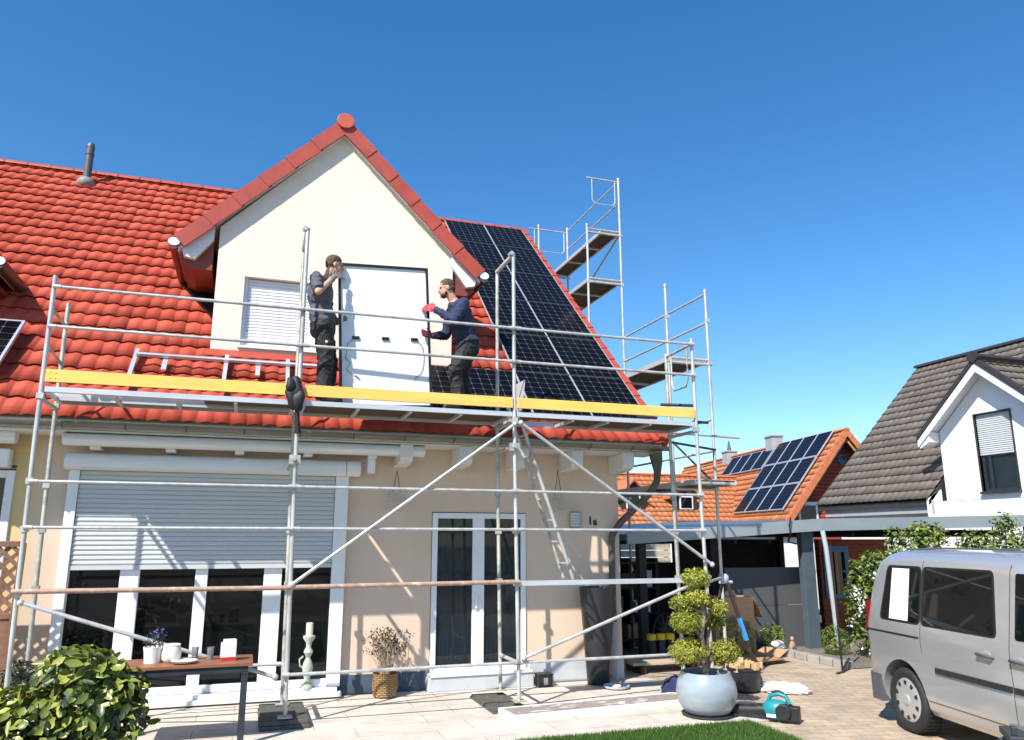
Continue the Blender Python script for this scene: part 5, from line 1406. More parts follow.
# bumper, lamps, rear and front glass, roof strips
mb = MB(); ol = [(p_[0]-.012, p_[1]+(-.01 if p_[1] < .9 else .01)) for p_ in outline(.5) if p_[0] < .4]
left = [q for q in ol if q[1] < .9]; right = [q for q in ol if q[1] > .9]
poly = [(.315, -.008)] + sorted(left, key=lambda q: -q[0]) + sorted(right, key=lambda q: q[0]) + [(.315, VW+.008)]
pl = [(a, b, .23) for a, b in poly]; mb.prism(pl, (0,0,.275)); mb.build('rear_bumper', MAT['bumper'], van, smooth=40)
mb = MB(); 
ol = [(p_[0]+.01, p_[1]) for p_ in outline(.5) if p_[0] > 3.9]; mb.prism([(3.95,-.004,.23)]+[(a,b,.23) for a,b in ol]+[(3.95,VW+.004,.23)], (0,0,.30)); mb.build('front_bumper', MAT['bumper'], van, smooth=40)
for s_ in (0, 1):
    y = (lambda q: q if s_ == 0 else VW-q)
    mb = MB(); mb.prism([(0.048,y(.08),.93),(0.042,y(.16),.93),(0.052,y(.16),.93),(0.097,y(.001),.93),(0.067,y(.010),.93)], (.0,0,.11)); mb.prism([(0.050,y(.085),1.045),(0.044,y(.16),1.045),(0.056,y(.16),1.045),(0.100,y(.012),1.045),(0.072,y(.018),1.045)], (.028,0,.22)); mb.build('tail_lamp', MAT['tail_red'], van, smooth=40)
    mb = MB(); mb.ell((4.22,y(.24),.76), (.14,.17,.10), 16, 10); mb.build('headlight', MAT['clear'], van, smooth=60)
    mb = MB(); mb.ell((3.20,y(-.13),1.12), (.07,.11,.09), 14, 10); mb.tube((3.20,y(.0),1.08),(3.20,y(-.08),1.08), .02, 8); mb.build('door_mirror', MAT['bumper'], van, smooth=60)
    mb = MB(); mb.path([(.55,y(.30),1.832),(1.2,y(.30),1.848),(2.2,y(.32),1.846)], .010, 6); mb.build('roof_strip', MAT['bumper'], van)
def end_panel(name, front, z0, z1, y0, y1, mat):
    tab = XFf if front else XRr; mb = MB(); zs = np.linspace(z0, z1, 8); sg = .006 if front else -.006
    vs = []
    for z in zs: vs += [(interp(tab, z)+sg, y0, z), (interp(tab, z)+sg, y1, z)]
    mb.add(vs, [(2*i, 2*i+1, 2*i+3, 2*i+2) for i in range(7)]); mb.build(name, mat, van)
end_panel('windscreen', True, 1.09, 1.66, .38, VW-.38, VG); end_panel('rear_window', False, 1.10, 1.62, .28, VW-.28, VG)

# dark metal fixture in front of the van
t = thing('metal_stand', 'low dark steel folding stand at the bottom right corner in front of the van', 'stand', (6.06, 5.02, 0), R(-40)); t.scale = (1, 1, .95)
mb = MB()
for q in (((-.5,0,.02),(.0,0,.36)), ((0,0,.36),(.5,0,.02)), ((-.5,.35,.02),(0,.35,.36)), ((0,.35,.36),(.5,.35,.02))): mb.bar(q[0], q[1], .04, .04)
mb.build('legs', MAT['dark_steel'], t, bevel=.004)
mb = MB(); mb.box(-.12,.12,-.04,.39,.345,.40); mb.box(-.09,-.05,.02,.08,.40,.47); mb.box(.03,.07,.02,.08,.40,.47); mb.build('bracket', MAT['dark_steel'], t, bevel=.005)

# ------------------------------------------------------------------ planting bed by the driveway
t = thing('garden_pole', 'thin dark pole with angled foot standing on the driveway edge behind the van', 'pole', (8.59, 10.0, 0))
mb = MB(); mb.tube((0,0,0),(-.03,0,1.86), .016, 8); mb.build('rod', MAT['black'], t); mb = MB(); mb.bar((0,0,.02),(.30,.18,.16), .03, .02); mb.bar((.02,.0,.01),(-.2,-.1,.012), .04, .01); mb.build('foot', MAT['dark_steel'], t)
for x, y, r_, lb in ((9.78, 11.5, .25, 'round clipped green box ball beside the pale grey rain pipe'), (9.12, 12.35, .24, 'flat green cushion plant behind the white stones at the grey panel'), (7.95, 11.75, .34, 'yellow green shrub tuft beside the upright cardboard box')):
    t = thing('box_ball', lb, 'shrub', (x, y, 0), 0, 'small shrubs along the bed')
    crown('foliage', [((0,0,r_*.95),(r_,r_,r_))], 900, .035, .018, MAT['hedge_leaf'], t, inner=.75, tone_mu=.68)
    mb = MB(); mb.tube((0,0,0),(0,0,r_), .02, 6); mb.build('stem', MAT['dark_bark'], t)
def rock(name, loc, rad, mat, label, seed): return crumple(name, mat, rad, loc, seed, label, 'stone', .25)
rock('garden_stone', (9.0, 12.05, 0), (.17,.14,.17), MAT['white_stone'], 'white rounded stone beside the grey panel at the bed edge', 5)
t = thing('garden_figure', 'small reddish clay garden figure on the bed in front of the grey panel', 'garden figure', (9.35, 12.1, 0)); t.scale = (.65,.65,.65)
mb = MB(); mb.lathe([(.07,0),(.10,.02),(.09,.15),(.055,.24),(.03,.27)], n=18); mb.build('torso', MAT['rose'], t, smooth=50)
mb = MB(); mb.ell((0,0,.32),(.055,.055,.065), 14, 10); mb.build('head', MAT['rose'], t, smooth=60)
t = thing('cardboard_box', 'tall brown cardboard box standing open against the anthracite panel wall', 'box', (7.98, 11.95, 0), R(-8))
mb = MB(); mb.box(-.36,.36,-.2,-.19,.03,.98); mb.box(-.36,.36,.19,.2,.03,.98); mb.box(-.36,-.35,-.19,.19,.03,.98); mb.box(.35,.36,-.19,.19,.03,.98); mb.box(-.36,.36,-.19,.19,.03,.04); mb.build('box', MAT['cardboard'], t)
mb = MB(); mb.frame3((.362,-.19,.97), (.16,0,-.34), (0,.38,0), (.006,0,.003)); mb.frame3((-.35,-.206,.56), (.70,0,0), (0,-.004,0), (0,0,.012)); mb.build('flap', MAT['cardboard'], t)
t = thing('cardboard_sheet', 'flattened cardboard sheet lying on the paving before the tall box', 'cardboard', (7.75, 11.10, 0), R(14))
mb = MB(); mb.box(-.52,.52,-.25,.25,.06,.085); mb.frame3((.40,-.25,.09),(.22,0,.10),(0,.5,0),(0,0,.012)); mb.build('sheet', MAT['cardboard'], t); mb = MB(); mb.box(-.46,.46,-.2,.2,.0,.058); mb.build('lower_layer', MAT['dark_bark'], t)
t = thing('lumber_pile', 'pale sawn boards stacked on dark bearers beside the rain pipe', 'lumber', (6.15, 11.05, 0))
for k in range(3): mb = MB(); mb.box(-.62+.03*k,.60-.05*k,-.22+.15*k,-.09+.15*k,.11,.15); mb.build('plank', MAT['lumber'], t, bevel=.004)
for x in (-.5,.42): mb = MB(); mb.box(x,x+.08,-.25,.25,0,.108); mb.build('bearer', MAT['dark_bark'], t)
for k in range(3):
    t = thing('lidded_jar', ['dark jar with yellow lid, leftmost of three beside the topiary', 'dark jar with yellow lid, middle of three beside the topiary', 'dark jar with yellow lid, rightmost of three beside the topiary'][k], 'jar', (6.35+k*.17, 11.75, 0), 0, 'yellow lidded jars')
    mb = MB(); mb.lathe([(.06,0),(.07,.03),(.07,.30),(.05,.34)], n=18); mb.build('jar', MAT['black_pot'], t, smooth=40); mb = MB(); mb.lathe([(.06,.34),(.075,.345),(.075,.43),(.05,.44)], n=18); mb.build('lid', MAT['yellow_plastic'], t, smooth=40)

# ------------------------------------------------------------------ carport and anthracite panel wall
t = thing('carport', 'long flat roofed carport with light grey fascia between the houses', 'carport', (10, 13, 0))
co = Vector(t.location)
def cp(name, mb, mat, **k): return part(t, name, mb, mat, **k)
RS = {6.1: .11, 10.0: .06, 15.9: -.1}
FX = [(6.1, 1.86, 2.045), (10.0, 2.095, 2.315), (15.9, 2.215, 2.455)]
mb = MB()
for (xa, a0, a1), (xb, b0, b1) in zip(FX[:-1], FX[1:]):
    mb.prism([(xa,12,a0),(xb,12,b0),(xb,12,b1),(xa,12,a1)], (0,.05,0))
cp('fascia', mb, MAT['fascia'])
mb = MB()
for (xa, a0, a1), (xb, b0, b1) in zip(FX[:-1], FX[1:]):
    mb.add([(xa,12.055,a1-.02),(xb,12.055,b1-.02),(xb,17.2,b1+RS[xb]),(xa,17.2,a1+RS[xa]),(xa,12.055,a1-.12),(xb,12.055,b1-.12),(xb,17.2,b1+RS[xb]-.12),(xa,17.2,a1+RS[xa]-.12)], [(0,1,2,3),(7,6,5,4),(0,4,5,1),(2,6,7,3),(0,3,7,4),(1,5,6,2)])
cp('roof', mb, MAT['roof_felt'])
mb = MB()
for k in range(5): mb.box(6.3+k*.75, 6.35+k*.75, 12.5, 16.8, 1.86, 1.93)
for k in range(6): mb.box(10.2+k*.95, 10.27+k*.95, 12.4, 16.8, 2.0, 2.14)
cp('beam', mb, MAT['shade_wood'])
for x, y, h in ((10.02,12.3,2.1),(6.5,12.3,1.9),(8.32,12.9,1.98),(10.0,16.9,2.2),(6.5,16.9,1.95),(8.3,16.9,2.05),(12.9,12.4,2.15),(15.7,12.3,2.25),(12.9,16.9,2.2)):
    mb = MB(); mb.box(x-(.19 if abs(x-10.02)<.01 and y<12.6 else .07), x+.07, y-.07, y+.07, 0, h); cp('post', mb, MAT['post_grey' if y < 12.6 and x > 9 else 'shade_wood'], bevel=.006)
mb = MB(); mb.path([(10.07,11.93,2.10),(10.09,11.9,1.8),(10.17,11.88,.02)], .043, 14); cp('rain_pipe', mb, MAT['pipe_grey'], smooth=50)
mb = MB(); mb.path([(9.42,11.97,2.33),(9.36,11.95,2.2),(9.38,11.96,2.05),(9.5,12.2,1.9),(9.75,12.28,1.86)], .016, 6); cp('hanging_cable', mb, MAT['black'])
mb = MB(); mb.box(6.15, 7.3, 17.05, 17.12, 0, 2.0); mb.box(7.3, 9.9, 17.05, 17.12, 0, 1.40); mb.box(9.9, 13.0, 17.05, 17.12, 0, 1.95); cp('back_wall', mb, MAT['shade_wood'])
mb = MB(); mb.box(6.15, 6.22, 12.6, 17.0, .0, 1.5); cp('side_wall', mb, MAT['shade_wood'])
t = thing('panel_wall', 'smooth anthracite panel wall below the carport roof behind the cardboard', 'wall', (9.3, 12.6, 0))
mb = MB(); mb.box(-.95,.98,-.02,.02,.75,1.43); mb.box(-.95,.98,-.021,.019,.0,.744); mb.build('panel', MAT['grey_panel'], t)
mb = MB(); mb.box(.99,1.05,-.04,.04,0,1.5); mb.build('end_post', MAT['pipe_grey'], t); mb = MB(); mb.box(.93,1.03,-.09,-.045,1.30,1.40); mb.box(.97,1.07,-.09,-.045,.42,.55); mb.build('socket', MAT['white_ceramic'], t, bevel=.005)
# clutter in the dark under the carport
t = thing('storage_shelf', 'dark storage shelf with stacked boxes in the shade beside the house corner', 'shelf', (6.75, 13.4, 0))
for x in (-.55,.0,.55): mb = MB(); mb.box(x-.025,x+.025,-.2,.2,0,1.6); mb.build('upright', MAT['shade_wood'], t)
for z in (.15,.6,1.05,1.5): mb = MB(); mb.box(-.6,.6,-.21,.21,z,z+.03); mb.build('shelf_board', MAT['shade_wood'], t)
for x, z, w_, h, m_ in ((-.4,.18,.3,.3,'black_pot'),(.1,.18,.35,.25,'cardboard'),(-.3,.63,.28,.3,'grey_panel'),(.25,.63,.3,.2,'white_ceramic'),(-.1,1.08,.4,.25,'dark_bark'),(.35,1.08,.2,.3,'grey_disc')):
    o = MB().box(-w_/2,w_/2,-.15,.15,0,h).build('storage_box', MAT[m_], None, bevel=.01); o.location = (6.75+x, 13.36, z+.001)
    tag(o, {'.18-':''}.get('', '') or 'storage box of %s on the %s shelf in the shade' % ({'black_pot':'black plastic','cardboard':'brown cardboard','grey_panel':'anthracite plastic','white_ceramic':'white plastic','dark_bark':'dark wood','grey_disc':'pale grey plastic'}[m_], 'lowest' if z < .3 else 'middle' if z < .8 else 'upper'), 'box', 'boxes on the dark shelf')
t = thing('bicycle', 'dark bicycle parked in the deep shade under the carport', 'bicycle', (7.55, 12.75, 0), R(20))
for x in (-.5,.5):
    mb = MB(); mb.path([(x+.33*math.cos(2*math.pi*i/28),0,.34+.33*math.sin(2*math.pi*i/28)) for i in range(29)], .018, 8); w_ = mb.build('wheel', MAT['rubber'], t, smooth=60)
    mb = MB()
    for k in range(14): a = 2*math.pi*k/14; mb.tube((x,0,.34),(x+.32*math.cos(a),0,.34+.32*math.sin(a)), .002, 4)
    mb.build('spokes', MAT['steel'], w_)
mb = MB()
for a, b in (((-.5,0,.34),(-.05,0,.30)),((-.5,0,.34),(-.18,0,.82)),((-.05,0,.30),(-.2,0,.90)),((-.05,0,.30),(.34,0,.80)),((-.17,0,.78),(.32,0,.86)),((.5,0,.34),(.31,0,.98))): mb.tube(a, b, .016, 8)
mb.build('frame', MAT['dark_steel'], t, smooth=60)
mb = MB(); mb.ell((-.21,0,.93),(.13,.06,.03), 14, 8); mb.build('saddle', MAT['black'], t, smooth=60); mb = MB(); mb.path([(.20,-.26,1.02),(.31,-.1,1.04),(.31,.1,1.04),(.20,.26,1.02)], .012, 8); mb.build('handlebar', MAT['steel'], t, smooth=60)

# things beyond the carport
t = thing('white_garage', 'low white garage wall seen through the gap under the carport roof', 'garage', (14.1, 19, 0))
mb = MB(); mb.box(-1.6,1.6,0,.2,0,2.0); mb.box(-1.6,-1.4,.2,4,0,2.0); mb.box(1.4,1.6,.2,4,0,2.0); mb.build('wall', MAT['render_white'], t)
mb = MB(); mb.box(-1.7,1.7,-.1,4.1,2.0,2.1); mb.build('roof', MAT['roof_felt'], t); mb = MB(); mb.box(-1.0,-.2,-.03,0,.02,1.85); mb.build('door', MAT['pvc'], t)
t = thing('board_fence', 'beige horizontal board fence behind the dark carport', 'fence', (10.2, 20.5, 0))
for k in range(9): mb = MB(); mb.box(-3.2,1.6,-.02,.02,.05+k*.2,.05+k*.2+.185); mb.build('board', MAT['beige_fence'], t)
for k in range(4): mb = MB(); mb.box(-3.2+k*1.55,-3.1+k*1.55,.03,.12,0,1.9); mb.build('post', MAT['dark_bark'], t)
t = thing('brick_shed', 'small red brick shed with blue framed window behind the shrubs', 'shed', (13.22, 15.0, 0))
mb = MB(); mb.box(-.70,-.62,0,.15,0,1.95); mb.box(.1,1.3,0,.15,0,1.95); mb.box(-.62,.1,0,.15,0,.62); mb.box(-.62,.1,0,.15,1.80,1.95); mb.build('wall', MAT['brick_red'], t)
mb = MB(); mb.box(-.62,-.50,-.03,.10,.62,1.80); mb.box(-.02,.10,-.03,.10,.62,1.80); mb.box(-.50,-.02,-.03,.10,.62,.72); mb.box(-.50,-.02,-.03,.10,1.66,1.80); wf = mb.build('window', MAT['blue_frame'], t, bevel=.006)
mb = MB(); mb.box(-.5,-.02,.03,.04,.72,1.66); mb.build('pane', MAT['glass'], wf); mb = MB(); mb.box(-.28,-.20,.0,.08,.72,1.66); mb.box(-.5,-.42,.0,.029,.72,1.66); mb.build('inner_frame', MAT['ochre_wood'], wf)

# shrubs right of the driveway
def shrub(loc, lobes, label, blossom=0, per=36, tone=.55):
    per *= 2.4
    lobes = [((c[0]*1.3, c[1], c[2]), (r_[0]*1.28, r_[1]*1.1, r_[2])) for c, r_ in lobes] if not blossom else lobes
    t = thing('flowering_shrub' if blossom else 'garden_shrub', label, 'shrub', loc)
    crown('foliage', lobes, per, .075, .042, MAT['hedge_leaf'], t, inner=.45, tone_mu=tone+.08, sd=.2)
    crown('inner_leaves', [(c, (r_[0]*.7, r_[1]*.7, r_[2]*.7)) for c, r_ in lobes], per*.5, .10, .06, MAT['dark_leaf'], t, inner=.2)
    mb = MB()
    for k, (c, r_) in enumerate(lobes): mb.path([(.08*math.cos(k), .08*math.sin(k), 0), (c[0]*.5, c[1]*.5, c[2]*.5), c], [.03,.02,.008], 7)
    mb.build('branches', MAT['dark_bark'], t, smooth=60)
    if blossom:
        P_ = []
        for c, r_ in lobes[:blossom]:
            p, d, k = shell(34, c, r_, .85); m_ = d[:, 1] < .2; P_.append(p[m_])
        P_ = np.vstack(P_); C_ = np.repeat(P_, 12, 0) + RNG.normal(0, .04, (len(P_)*12, 3)); leaves('blossoms', C_, RNG.normal(0,1,C_.shape)+np.array([0,-.6,.6]), .045, .04, MAT['blossom'], t, np.ones(len(C_)))
    return t
shrub((10.1, 11.0, 0), [((0,0,.9),(.42,.4,.5)),((.1,0,.45),(.45,.4,.4)),((-.15,0,1.35),(.22,.22,.28)),((.3,.1,1.45),(.35,.3,.35))], 'white flowering shrub with loose green leaves left of the silver van', 2, 60, .5)
shrub((11.5, 11.1, 0), [((0,0,1.6),(.6,.45,.55)),((-.5,0,1.3),(.45,.4,.5)),((.1,0,2.05),(.35,.3,.25)),((-.45,0,1.95),(.16,.15,.28)),((.3,0,1.1),(.5,.45,.6))], 'tall light green shrub reaching the carport fascia above the van', 0, 44, .62)
shrub((12.9, 10.7, 0), [((0,0,1.6),(.6,.45,.55)),((.45,0,1.3),(.45,.4,.5)),((.15,0,2.15),(.20,.2,.32)),((-.45,0,1.85),(.30,.25,.3)),((.55,0,1.85),(.3,.3,.25)),((0,0,1.0),(.5,.45,.6))], 'light green shrub with tall single shoots at the right edge above the van', 0, 44, .62)

# ------------------------------------------------------------------ neighbouring house on the right
t = thing('white_gabled_house', 'white rendered house with dark brown tiled roof and white gabled dormer at right', 'house', (18, 14, 0))
def rp2(name, mb, mat, **k): return part(t, name, mb, mat, **k)
def chld(name, mb, mat, par, **k):
    off = Vector(t.location); mb.v = [tuple(Vector(v)-off) for v in mb.v]; return mb.build(name, mat, par, **k)
EX, EZ, RX, RZ = 16.24, 2.94, 20.83, 7.55
sl2 = (RZ-EZ)/(RX-EX); u2 = np.array([1,0,sl2]); L2 = np.linalg.norm(u2); u2 = u2/L2
for ya, yb, d0 in ((19.44, 15.30, 0.), (15.30, 11.96, 1.75), (11.96, 4.0, 0.)):
    o = tiled('roof', (EX+d0, ya, EZ+d0*sl2), (0,-1,0), u2, ya-yb, (RX-EX-d0)*L2, .23, .34, .014, .028, MAT['tile_brown'], None)
    o.data.transform(Matrix.Translation(-Vector(t.location))); o.parent = t
o = tiled('roof', (2*RX-EX, 4.0, EZ), (0,1,0), np.array([-u2[0],0,u2[2]]), 15.44, (RX-EX)*L2, .6, .76, .026, .032, MAT['tile_brown'], None); o.data.transform(Matrix.Translation(-Vector(t.location))); o.parent = t
mb = MB()
for ya, yb, d0 in ((19.4, 15.32, .04), (15.32, 11.94, 1.8), (11.94, 4.1, .04)):
    mb.prism([(EX+d0,ya,EZ+d0*sl2-.07),(RX,ya,RZ-.07),(2*RX-EX,ya,EZ-.05),(2*RX-EX,ya,EZ-.2),(RX,ya,RZ-.24),(EX+d0,ya,EZ+d0*sl2-.2)], (0,yb-ya,0))
rp2('roof_board', mb, MAT['brown_verge'])
mb = MB(); mb.prism([(RX+.15*math.cos(math.pi*k/8), 19.47, RZ-.02+.11*math.sin(math.pi*k/8)) for k in range(9)], (0,-15.5,0)); rp2('ridge', mb, MAT['brown_verge'], smooth=40)
# walls of the house
WYa, WYb = 12.03, 15.23
mb = MB()
wy0, wy1, wz0, wz1 = 13.20, 14.15, 3.06, 4.93
mb.box(16.8,17.05,5,wy0,0,2.9); mb.box(16.8,17.05,wy1,19.1,0,2.9); mb.box(16.8,17.05,wy0,wy1,0,2.9)
mb.box(17.05,24.8,18.85,19.1,0,2.9); mb.box(17.05,24.8,5,5.25,0,2.9)
mb.prism([(17.0,18.9,2.9),(24.7,18.9,2.9),(20.83,18.9,6.9)], (0,.2,0))
rp2('wall', mb, MAT['render_white'])
AY, AZ, SLP = 13.63, 6.24, .87
def dz(y): return AZ - SLP*abs(y-AY)
mb = MB(); X0 = 16.79
def pp(poly): mb.prism([(X0, a, b) for a, b in poly], (.22,0,0))
tz = dz(WYa)-.2
pp([(WYa,2.9),(wy0,2.9),(wy0,tz),(WYa,tz)]); pp([(wy1,2.9),(WYb,2.9),(WYb,tz),(wy1,tz)]); pp([(wy0,2.9),(wy1,2.9),(wy1,wz0),(wy0,wz0)])
pp([(WYa,tz),(wy0,tz),(wy0,wz1+.001),(wy0,dz(wy0)-.2)]) ; pp([(wy1,tz),(WYb,tz),(wy1,dz(wy1)-.2)]); pp([(wy0,wz1),(wy1,wz1),(wy1,dz(wy1)-.2),(AY,AZ-.2),(wy0,dz(wy0)-.2)])
d2 = rp2('dormer', mb, MAT['render_white'])
mb = MB(); mb.prism([(17.0,WYb-.01,2.9),(17.0,WYb-.01,tz),(18.6,WYb-.01,tz)], (0,-.15,0)); mb.prism([(17.0,WYa+.01,2.9),(17.0,WYa+.01,tz),(18.6,WYa+.01,tz)], (0,.15,0)); chld('cheek', mb, MAT['render_white'], d2)
VX = 16.36
for sg in (-1, 1):
    hb = 1.94; ye, ze = AY+sg*hb, AZ-SLP*hb; Ld = hb*math.hypot(1,SLP); cd = 1/math.hypot(1,SLP)
    o = tiled('roof_slope', (VX+.1 if sg > 0 else 19.8, ye, ze), (1,0,0) if sg > 0 else (-1,0,0), (0,-sg*cd,SLP*cd), 19.8-VX-.1, Ld, .23, .34, .014, .028, MAT['tile_brown'], None, base=-.06)
    o.data.transform(Matrix.Translation(-Vector(t.location))); o.parent = d2
    mb = MB(); mb.prism([(VX,AY,AZ+.03),(VX,ye,ze+.03),(VX,ye,ze-.10),(VX,AY,AZ-.12)], (.14,0,0)); chld('verge', mb, MAT['brown_verge'], d2)
    mb = MB(); mb.prism([(VX+.02,AY,AZ-.123),(VX+.02,ye-sg*.02,ze-.103),(VX+.02,ye-sg*.02,ze-.27),(VX+.02,AY,AZ-.34)], (.035,0,0)); mb.prism([(VX+.06,AY,AZ-.125),(VX+.06,ye,ze-.105),(VX+.06,ye,ze-.15),(VX+.06,AY,AZ-.19)], (2.4,0,0)); chld('bargeboard', mb, MAT['white_paint'], d2)
    mb = MB(); yw = AY+sg*1.6; mb.prism([(VX+.06,yw,dz(yw)-.2),(VX+.06,ye,ze-.16),(VX+.06,ye-sg*.05,ze-.30),(VX+.06,yw,dz(yw)-.46)], (.35,0,0)); chld('eave_box', mb, MAT['white_paint'], d2)
mb = MB(); mb.prism([(VX-.03, AY+.15*math.cos(2*math.pi*k/16), AZ+.03+.14*math.sin(2*math.pi*k/16)) for k in range(16)], (.06,0,0)); mb.prism([(VX, AY+.14*math.cos(math.pi*k/8), AZ+.02+.10*math.sin(math.pi*k/8)) for k in range(9)], (3.2,0,0)); chld('ridge', mb, MAT['brown_verge'], d2)
mb = MB(); mb.box(16.86,16.93,wy0,wy0+.07,wz0,wz1); mb.box(16.86,16.93,wy1-.07,wy1,wz0,wz1); mb.box(16.86,16.93,wy0+.07,wy1-.07,wz0,wz0+.07); mb.box(16.86,16.93,wy0+.07,wy1-.07,3.9,3.97); mb.box(16.86,16.93,wy1-.24,wy1-.18,wz0+.07,3.9)
mb.box(16.70,16.86,wy0-.04,wy1+.04,wz0-.05,wz0+.005); mb.box(16.76,16.86,wy0-.03,wy0,wz0,wz1+.03); mb.box(16.76,16.86,wy1,wy1+.03,wz0,wz1+.03); mb.box(16.76,16.86,wy0,wy1,wz1,wz1+.03)
chld('window', mb, MAT['dark_steel'], d2)
mb = MB(); mb.box(16.89,16.90,wy0+.07,wy1-.07,wz0+.07,3.9); chld('pane', mb, MAT['clear_pane'], d2); mb = MB(); mb.box(16.99,17.0,wy0,wy1,wz0,wz1); chld('curtain', mb, M('pale_curtain', (.60,.63,.50), .9, var=.2, vscale=2), d2)
mb = MB(); nsl = 20; hh = (wz1-3.93)/nsl; pts = []
for i in range(nsl): zz = 3.93+i*hh; pts += [(16.845,wy0,zz),(16.83,wy0,zz+.35*hh),(16.833,wy0,zz+.75*hh),(16.848,wy0,zz+.97*hh)]
pts += [(16.858,wy0,wz1),(16.858,wy0,3.93)]; mb.prism(pts, (0,wy1-wy0,0)); chld('roller_shutter', mb, MAT['slat'], d2)
mb = MB(); mb.box(EX+.12,EX+.18,4.2,12.0,2.60,2.92); mb.box(EX+.12,EX+.18,15.3,19.2,2.60,2.92); rp2('fascia', mb, MAT['concrete'])
mb = MB()
for k in range(6): mb.prism([(EX+.11, 15.75+k*.62+.13*math.cos(math.pi+math.pi*j/8), 2.86+.10*math.sin(math.pi+math.pi*j/8)) for j in range(9)], (-.05,0,0))
rp2('rafter_end', mb, MAT['concrete'])
mb = MB(); mb.prism([(EX+.02,15.32,2.95),(EX+.02,15.32,2.35),(EX+.5,15.32,2.35),(EX+.5,15.32,3.2)], (0,.05,0)); rp2('eave_trim', mb, MAT['white_paint'])
mb = MB(); mb.tube((19.6,14.1,6.2),(19.6,14.1,6.75), .05, 12); mb.box(19.45,19.75,14.0,14.2,6.72,6.80); rp2('vent_pipe', mb, MAT['vent'])

# ------------------------------------------------------------------ orange roofed house with panels
A95 = R(9.5)
t = thing('orange_roofed_house', 'orange tiled house with solar array and red boarded gable behind the carport', 'house', (24.711, 27.61, 0), -A95)
# local frame: +y along the ridge away from the viewer, -x down the visible slope
AZ2, S2 = 6.65, 1.281
run = 3.3; Lr = run*math.hypot(1,S2); c2_ = 1/math.hypot(1,S2); UP2 = (c2_, 0, S2*c2_)
tiled('roof', (-run, 18.5, AZ2-run*S2), (0,-1,0), UP2, 19.0, Lr, .30, .36, .022, .034, MAT['tile_orange'], t)
tiled('roof', (run, -.5, AZ2-run*S2), (0,1,0), (-c2_,0,S2*c2_), 19.0, Lr, .60, .72, .03, .03, MAT['tile_orange'], t)
mb = MB(); mb.prism([(-run,-.45,AZ2-run*S2-.05),(0,-.45,AZ2-.06),(run,-.45,AZ2-run*S2-.05),(run,-.45,AZ2-run*S2-.22),(0,-.45,AZ2-.26),(-run,-.45,AZ2-run*S2-.22)], (0,18.8,0)); mb.build('roof_board', MAT['dark_bark'], t)
for sg in (-1, 1):
    ve = MB(); verge(ve, (sg*run,-.5,AZ2-run*S2+.04), (0,-.5,AZ2+.05), 13, (0,-1,0), .17, .20); ve.build('verge_tile', MAT['orange_verge'], t)
    mb = MB(); mb.prism([(0,-.40,AZ2-.30),(sg*run,-.40,AZ2-run*S2-.26),(sg*run,-.40,AZ2-run*S2-.40),(0,-.40,AZ2-.46)], (0,.05,0)); mb.build('bargeboard', MAT['ochre_wood'], t)
mb = MB(); mb.prism([(.15*math.cos(math.pi*k/8), -.55, AZ2+.11*math.sin(math.pi*k/8)) for k in range(9)], (0,19,0)); mb.build('ridge', MAT['orange_verge'], t, smooth=40)
mb = MB(); mb.prism([(-2.75,.25,0),(2.75,.25,0),(2.75,.25,AZ2-2.75*S2-.25),(0,.25,AZ2-.28),(-2.75,.25,AZ2-2.75*S2-.25)], (0,.2,0)); mb.build('gable', MAT['siding_red'], t)
mb = MB(); mb.box(-2.7,2.7,.45,18,0,2.7); mb.build('wall', MAT['render_white'], t)
mb = MB(); mb.box(-2.2,-1.3,.14,.25,2.5,3.55); gw = mb.build('window', MAT['pvc'], t); mb = MB(); mb.box(-2.1,-1.4,.12,.139,2.6,3.4); mb.build('pane', MAT['glass'], gw)
mb = MB(); mb.prism([(.10+.2*math.cos(2*math.pi*k/20), .20, 5.45+.2*math.sin(2*math.pi*k/20)) for k in range(20)], (0,.06,0)); rw = mb.build('round_window', MAT['blue_frame'], t); mb = MB(); mb.prism([(.10+.13*math.cos(2*math.pi*k/20), .185, 5.45+.13*math.sin(2*math.pi*k/20)) for k in range(20)], (0,.012,0)); mb.build('pane', MAT['glass'], rw)
for y, zt, h in ((5.9, 7.15, 1.2), (11.3, 6.95, .9)):
    mb = MB(); mb.box(-.35,.25,y-.4,y+.4,AZ2-.6,zt); ch = mb.build('chimney', MAT['concrete'], t, bevel=.02); mb = MB(); mb.box(-.40,.30,y-.45,y+.45,zt,zt+.08); mb.build('chimney_cap', MAT['concrete'], ch)
    if y > 10: mb = MB(); mb.tube((-.05,y,zt+.08),(-.05,y,zt+.7), .14, 10, r2=.03); mb.build('cowl', MAT['vent'], ch)
# skylight and dormers facing down the slope
mb = MB(); o_ = Vector((-2.75, 6.9, AZ2-2.75*S2+.05)); mb.frame3(o_, (0,.9,0), Vector(UP2)*1.1, Vector((-S2*c2_,0,c2_))*.08); sk = mb.build('skylight', MAT['dark_steel'], t)
mb = MB(); mb.frame3(o_+Vector((0,.08,0))+Vector(UP2)*.08+Vector((-S2*c2_,0,c2_))*.085, (0,.74,0), Vector(UP2)*.94, Vector((-S2*c2_,0,c2_))*.008); mb.build('pane', MAT['glass'], sk)
hl = thing  # solar array: each panel its own thing
Rz = Matrix.Rotation(-A95, 3, 'Z')
def l2w(v): return Rz @ Vector(v) + Vector((24.711, 27.61, 0))
aV = Rz @ Vector((0,-1,0)); sV = Rz @ Vector(UP2); nV = Rz @ Vector((-S2*c2_,0,c2_))
ords = ['first', 'second', 'third', 'fourth']
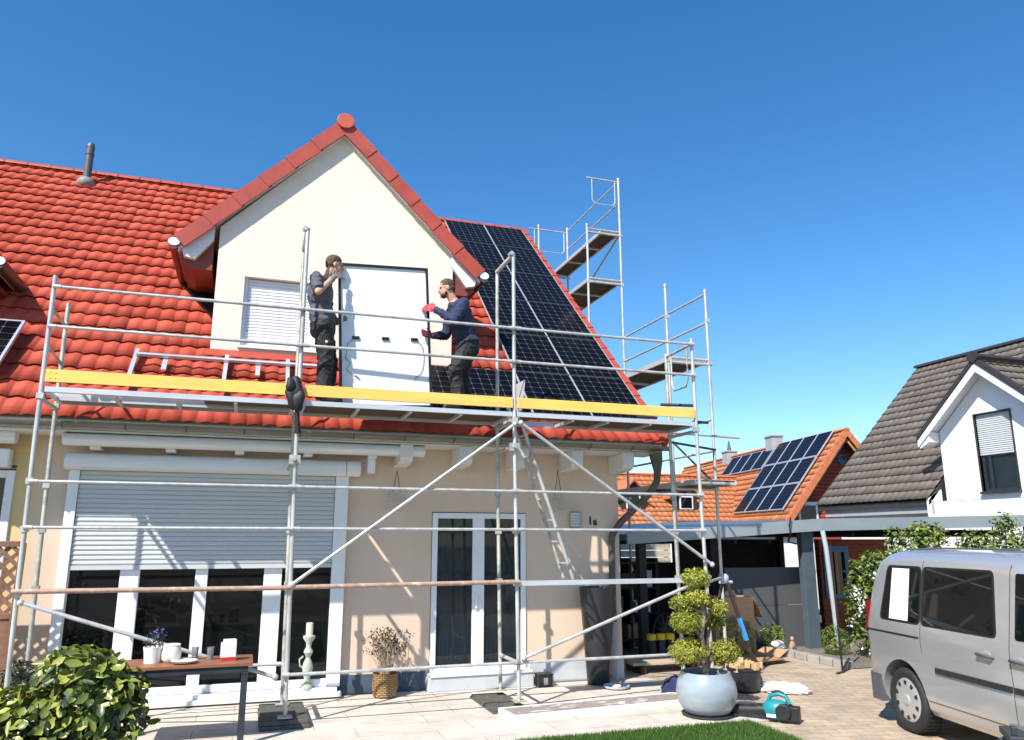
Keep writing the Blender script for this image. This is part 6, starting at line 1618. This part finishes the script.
def array(rows_, ncol, y_start, pw, ph, d0, rown_, grp, word):
    for r_ in range(rows_):
        for c in range(ncol):
            yy = y_start + (c+1)*pw; dn = d0 + (r_+1)*ph
            lo = l2w((-dn*c2_, yy, AZ2-dn*S2*c2_)) + nV*.10
            solar('solar_panel', 'dark panel on orange roof, %s, %s, %s from gable edge' % (word, rown_[r_], ords[c]), grp, lo, aV, sV, pw-.03, ph-.03, MAT['pv_fine'], MAT['pv_frame'], thick=.06, fw=.035, nx=6)
array(3, 4, .30, 1.24, 1.50, -.05, ['top row', 'middle row', 'lowest row'], 'solar panels on the orange roof', 'large array')
array(1, 4, 5.45, 1.23, 1.38, .22, ['upper row'], 'solar panels on the orange roof', 'small array')

# second orange roof further back, facing us
t = thing('far_orange_house', 'distant orange tiled house with two small gabled dormers seen through the scaffold', 'house', (19.5, 36, 0))
er, ez, rr_, rz2 = -3.2, 2.55, 0.0, 5.25
sF = (rz2-ez)/(rr_-er); cF = 1/math.hypot(1,sF)
tiled('roof', (-3.5, er, ez), (1,0,0), (0,cF,sF*cF), 9.0, 3.2*math.hypot(1,sF), .30, .36, .022, .034, MAT['tile_orange'], t)
mb = MB(); mb.prism([(-3.5,er,ez-.05),(-3.5,0,rz2-.06),(-3.5,3.2,ez-.05),(-3.5,3.2,ez-.2),(-3.5,er,ez-.2)], (9.0,0,0)); mb.build('roof_board', MAT['dark_bark'], t)
tiled('roof', (5.5, 3.2, ez), (-1,0,0), (0,-cF,sF*cF), 9.0, 3.2*math.hypot(1,sF), .6, .72, .03, .03, MAT['tile_orange'], t)
mb = MB(); mb.box(-3.2,5.2,-2.7,2.7,0,2.6); mb.build('wall', MAT['render_white'], t)
mb = MB(); mb.prism([(-3.55,.15*math.cos(math.pi*k/8),rz2+.1*math.sin(math.pi*k/8)) for k in range(9)], (9.1,0,0)); mb.build('ridge', MAT['orange_verge'], t, smooth=40)
for x in (-2.0, .9):
    y0 = -2.3; zb = ez+(y0-er)*sF
    mb = MB(); mb.prism([(x-.62,y0,zb),(x+.62,y0,zb),(x+.62,y0,zb+.75),(x,y0,zb+1.35),(x-.62,y0,zb+.75)], (0,1.6,0)); dm = mb.build('dormer', MAT['shade_wood'], t)
    mb = MB()
    for sg in (-1, 1): mb.prism([(x,y0-.2,zb+1.42),(x+sg*.86,y0-.2,zb+.60),(x+sg*.86,y0-.2,zb+.70),(x,y0-.2,zb+1.54)], (0,2.0,0))
    mb.build('roof', MAT['orange_verge'], dm); mb = MB(); mb.box(x-.38,x+.38,y0-.03,y0-.005,zb+.1,zb+.75); mb.build('window', MAT['pvc'], dm); mb = MB(); mb.box(x-.3,x+.3,y0-.045,y0-.031,zb+.16,zb+.68); mb.build('pane', MAT['glass'], dm)
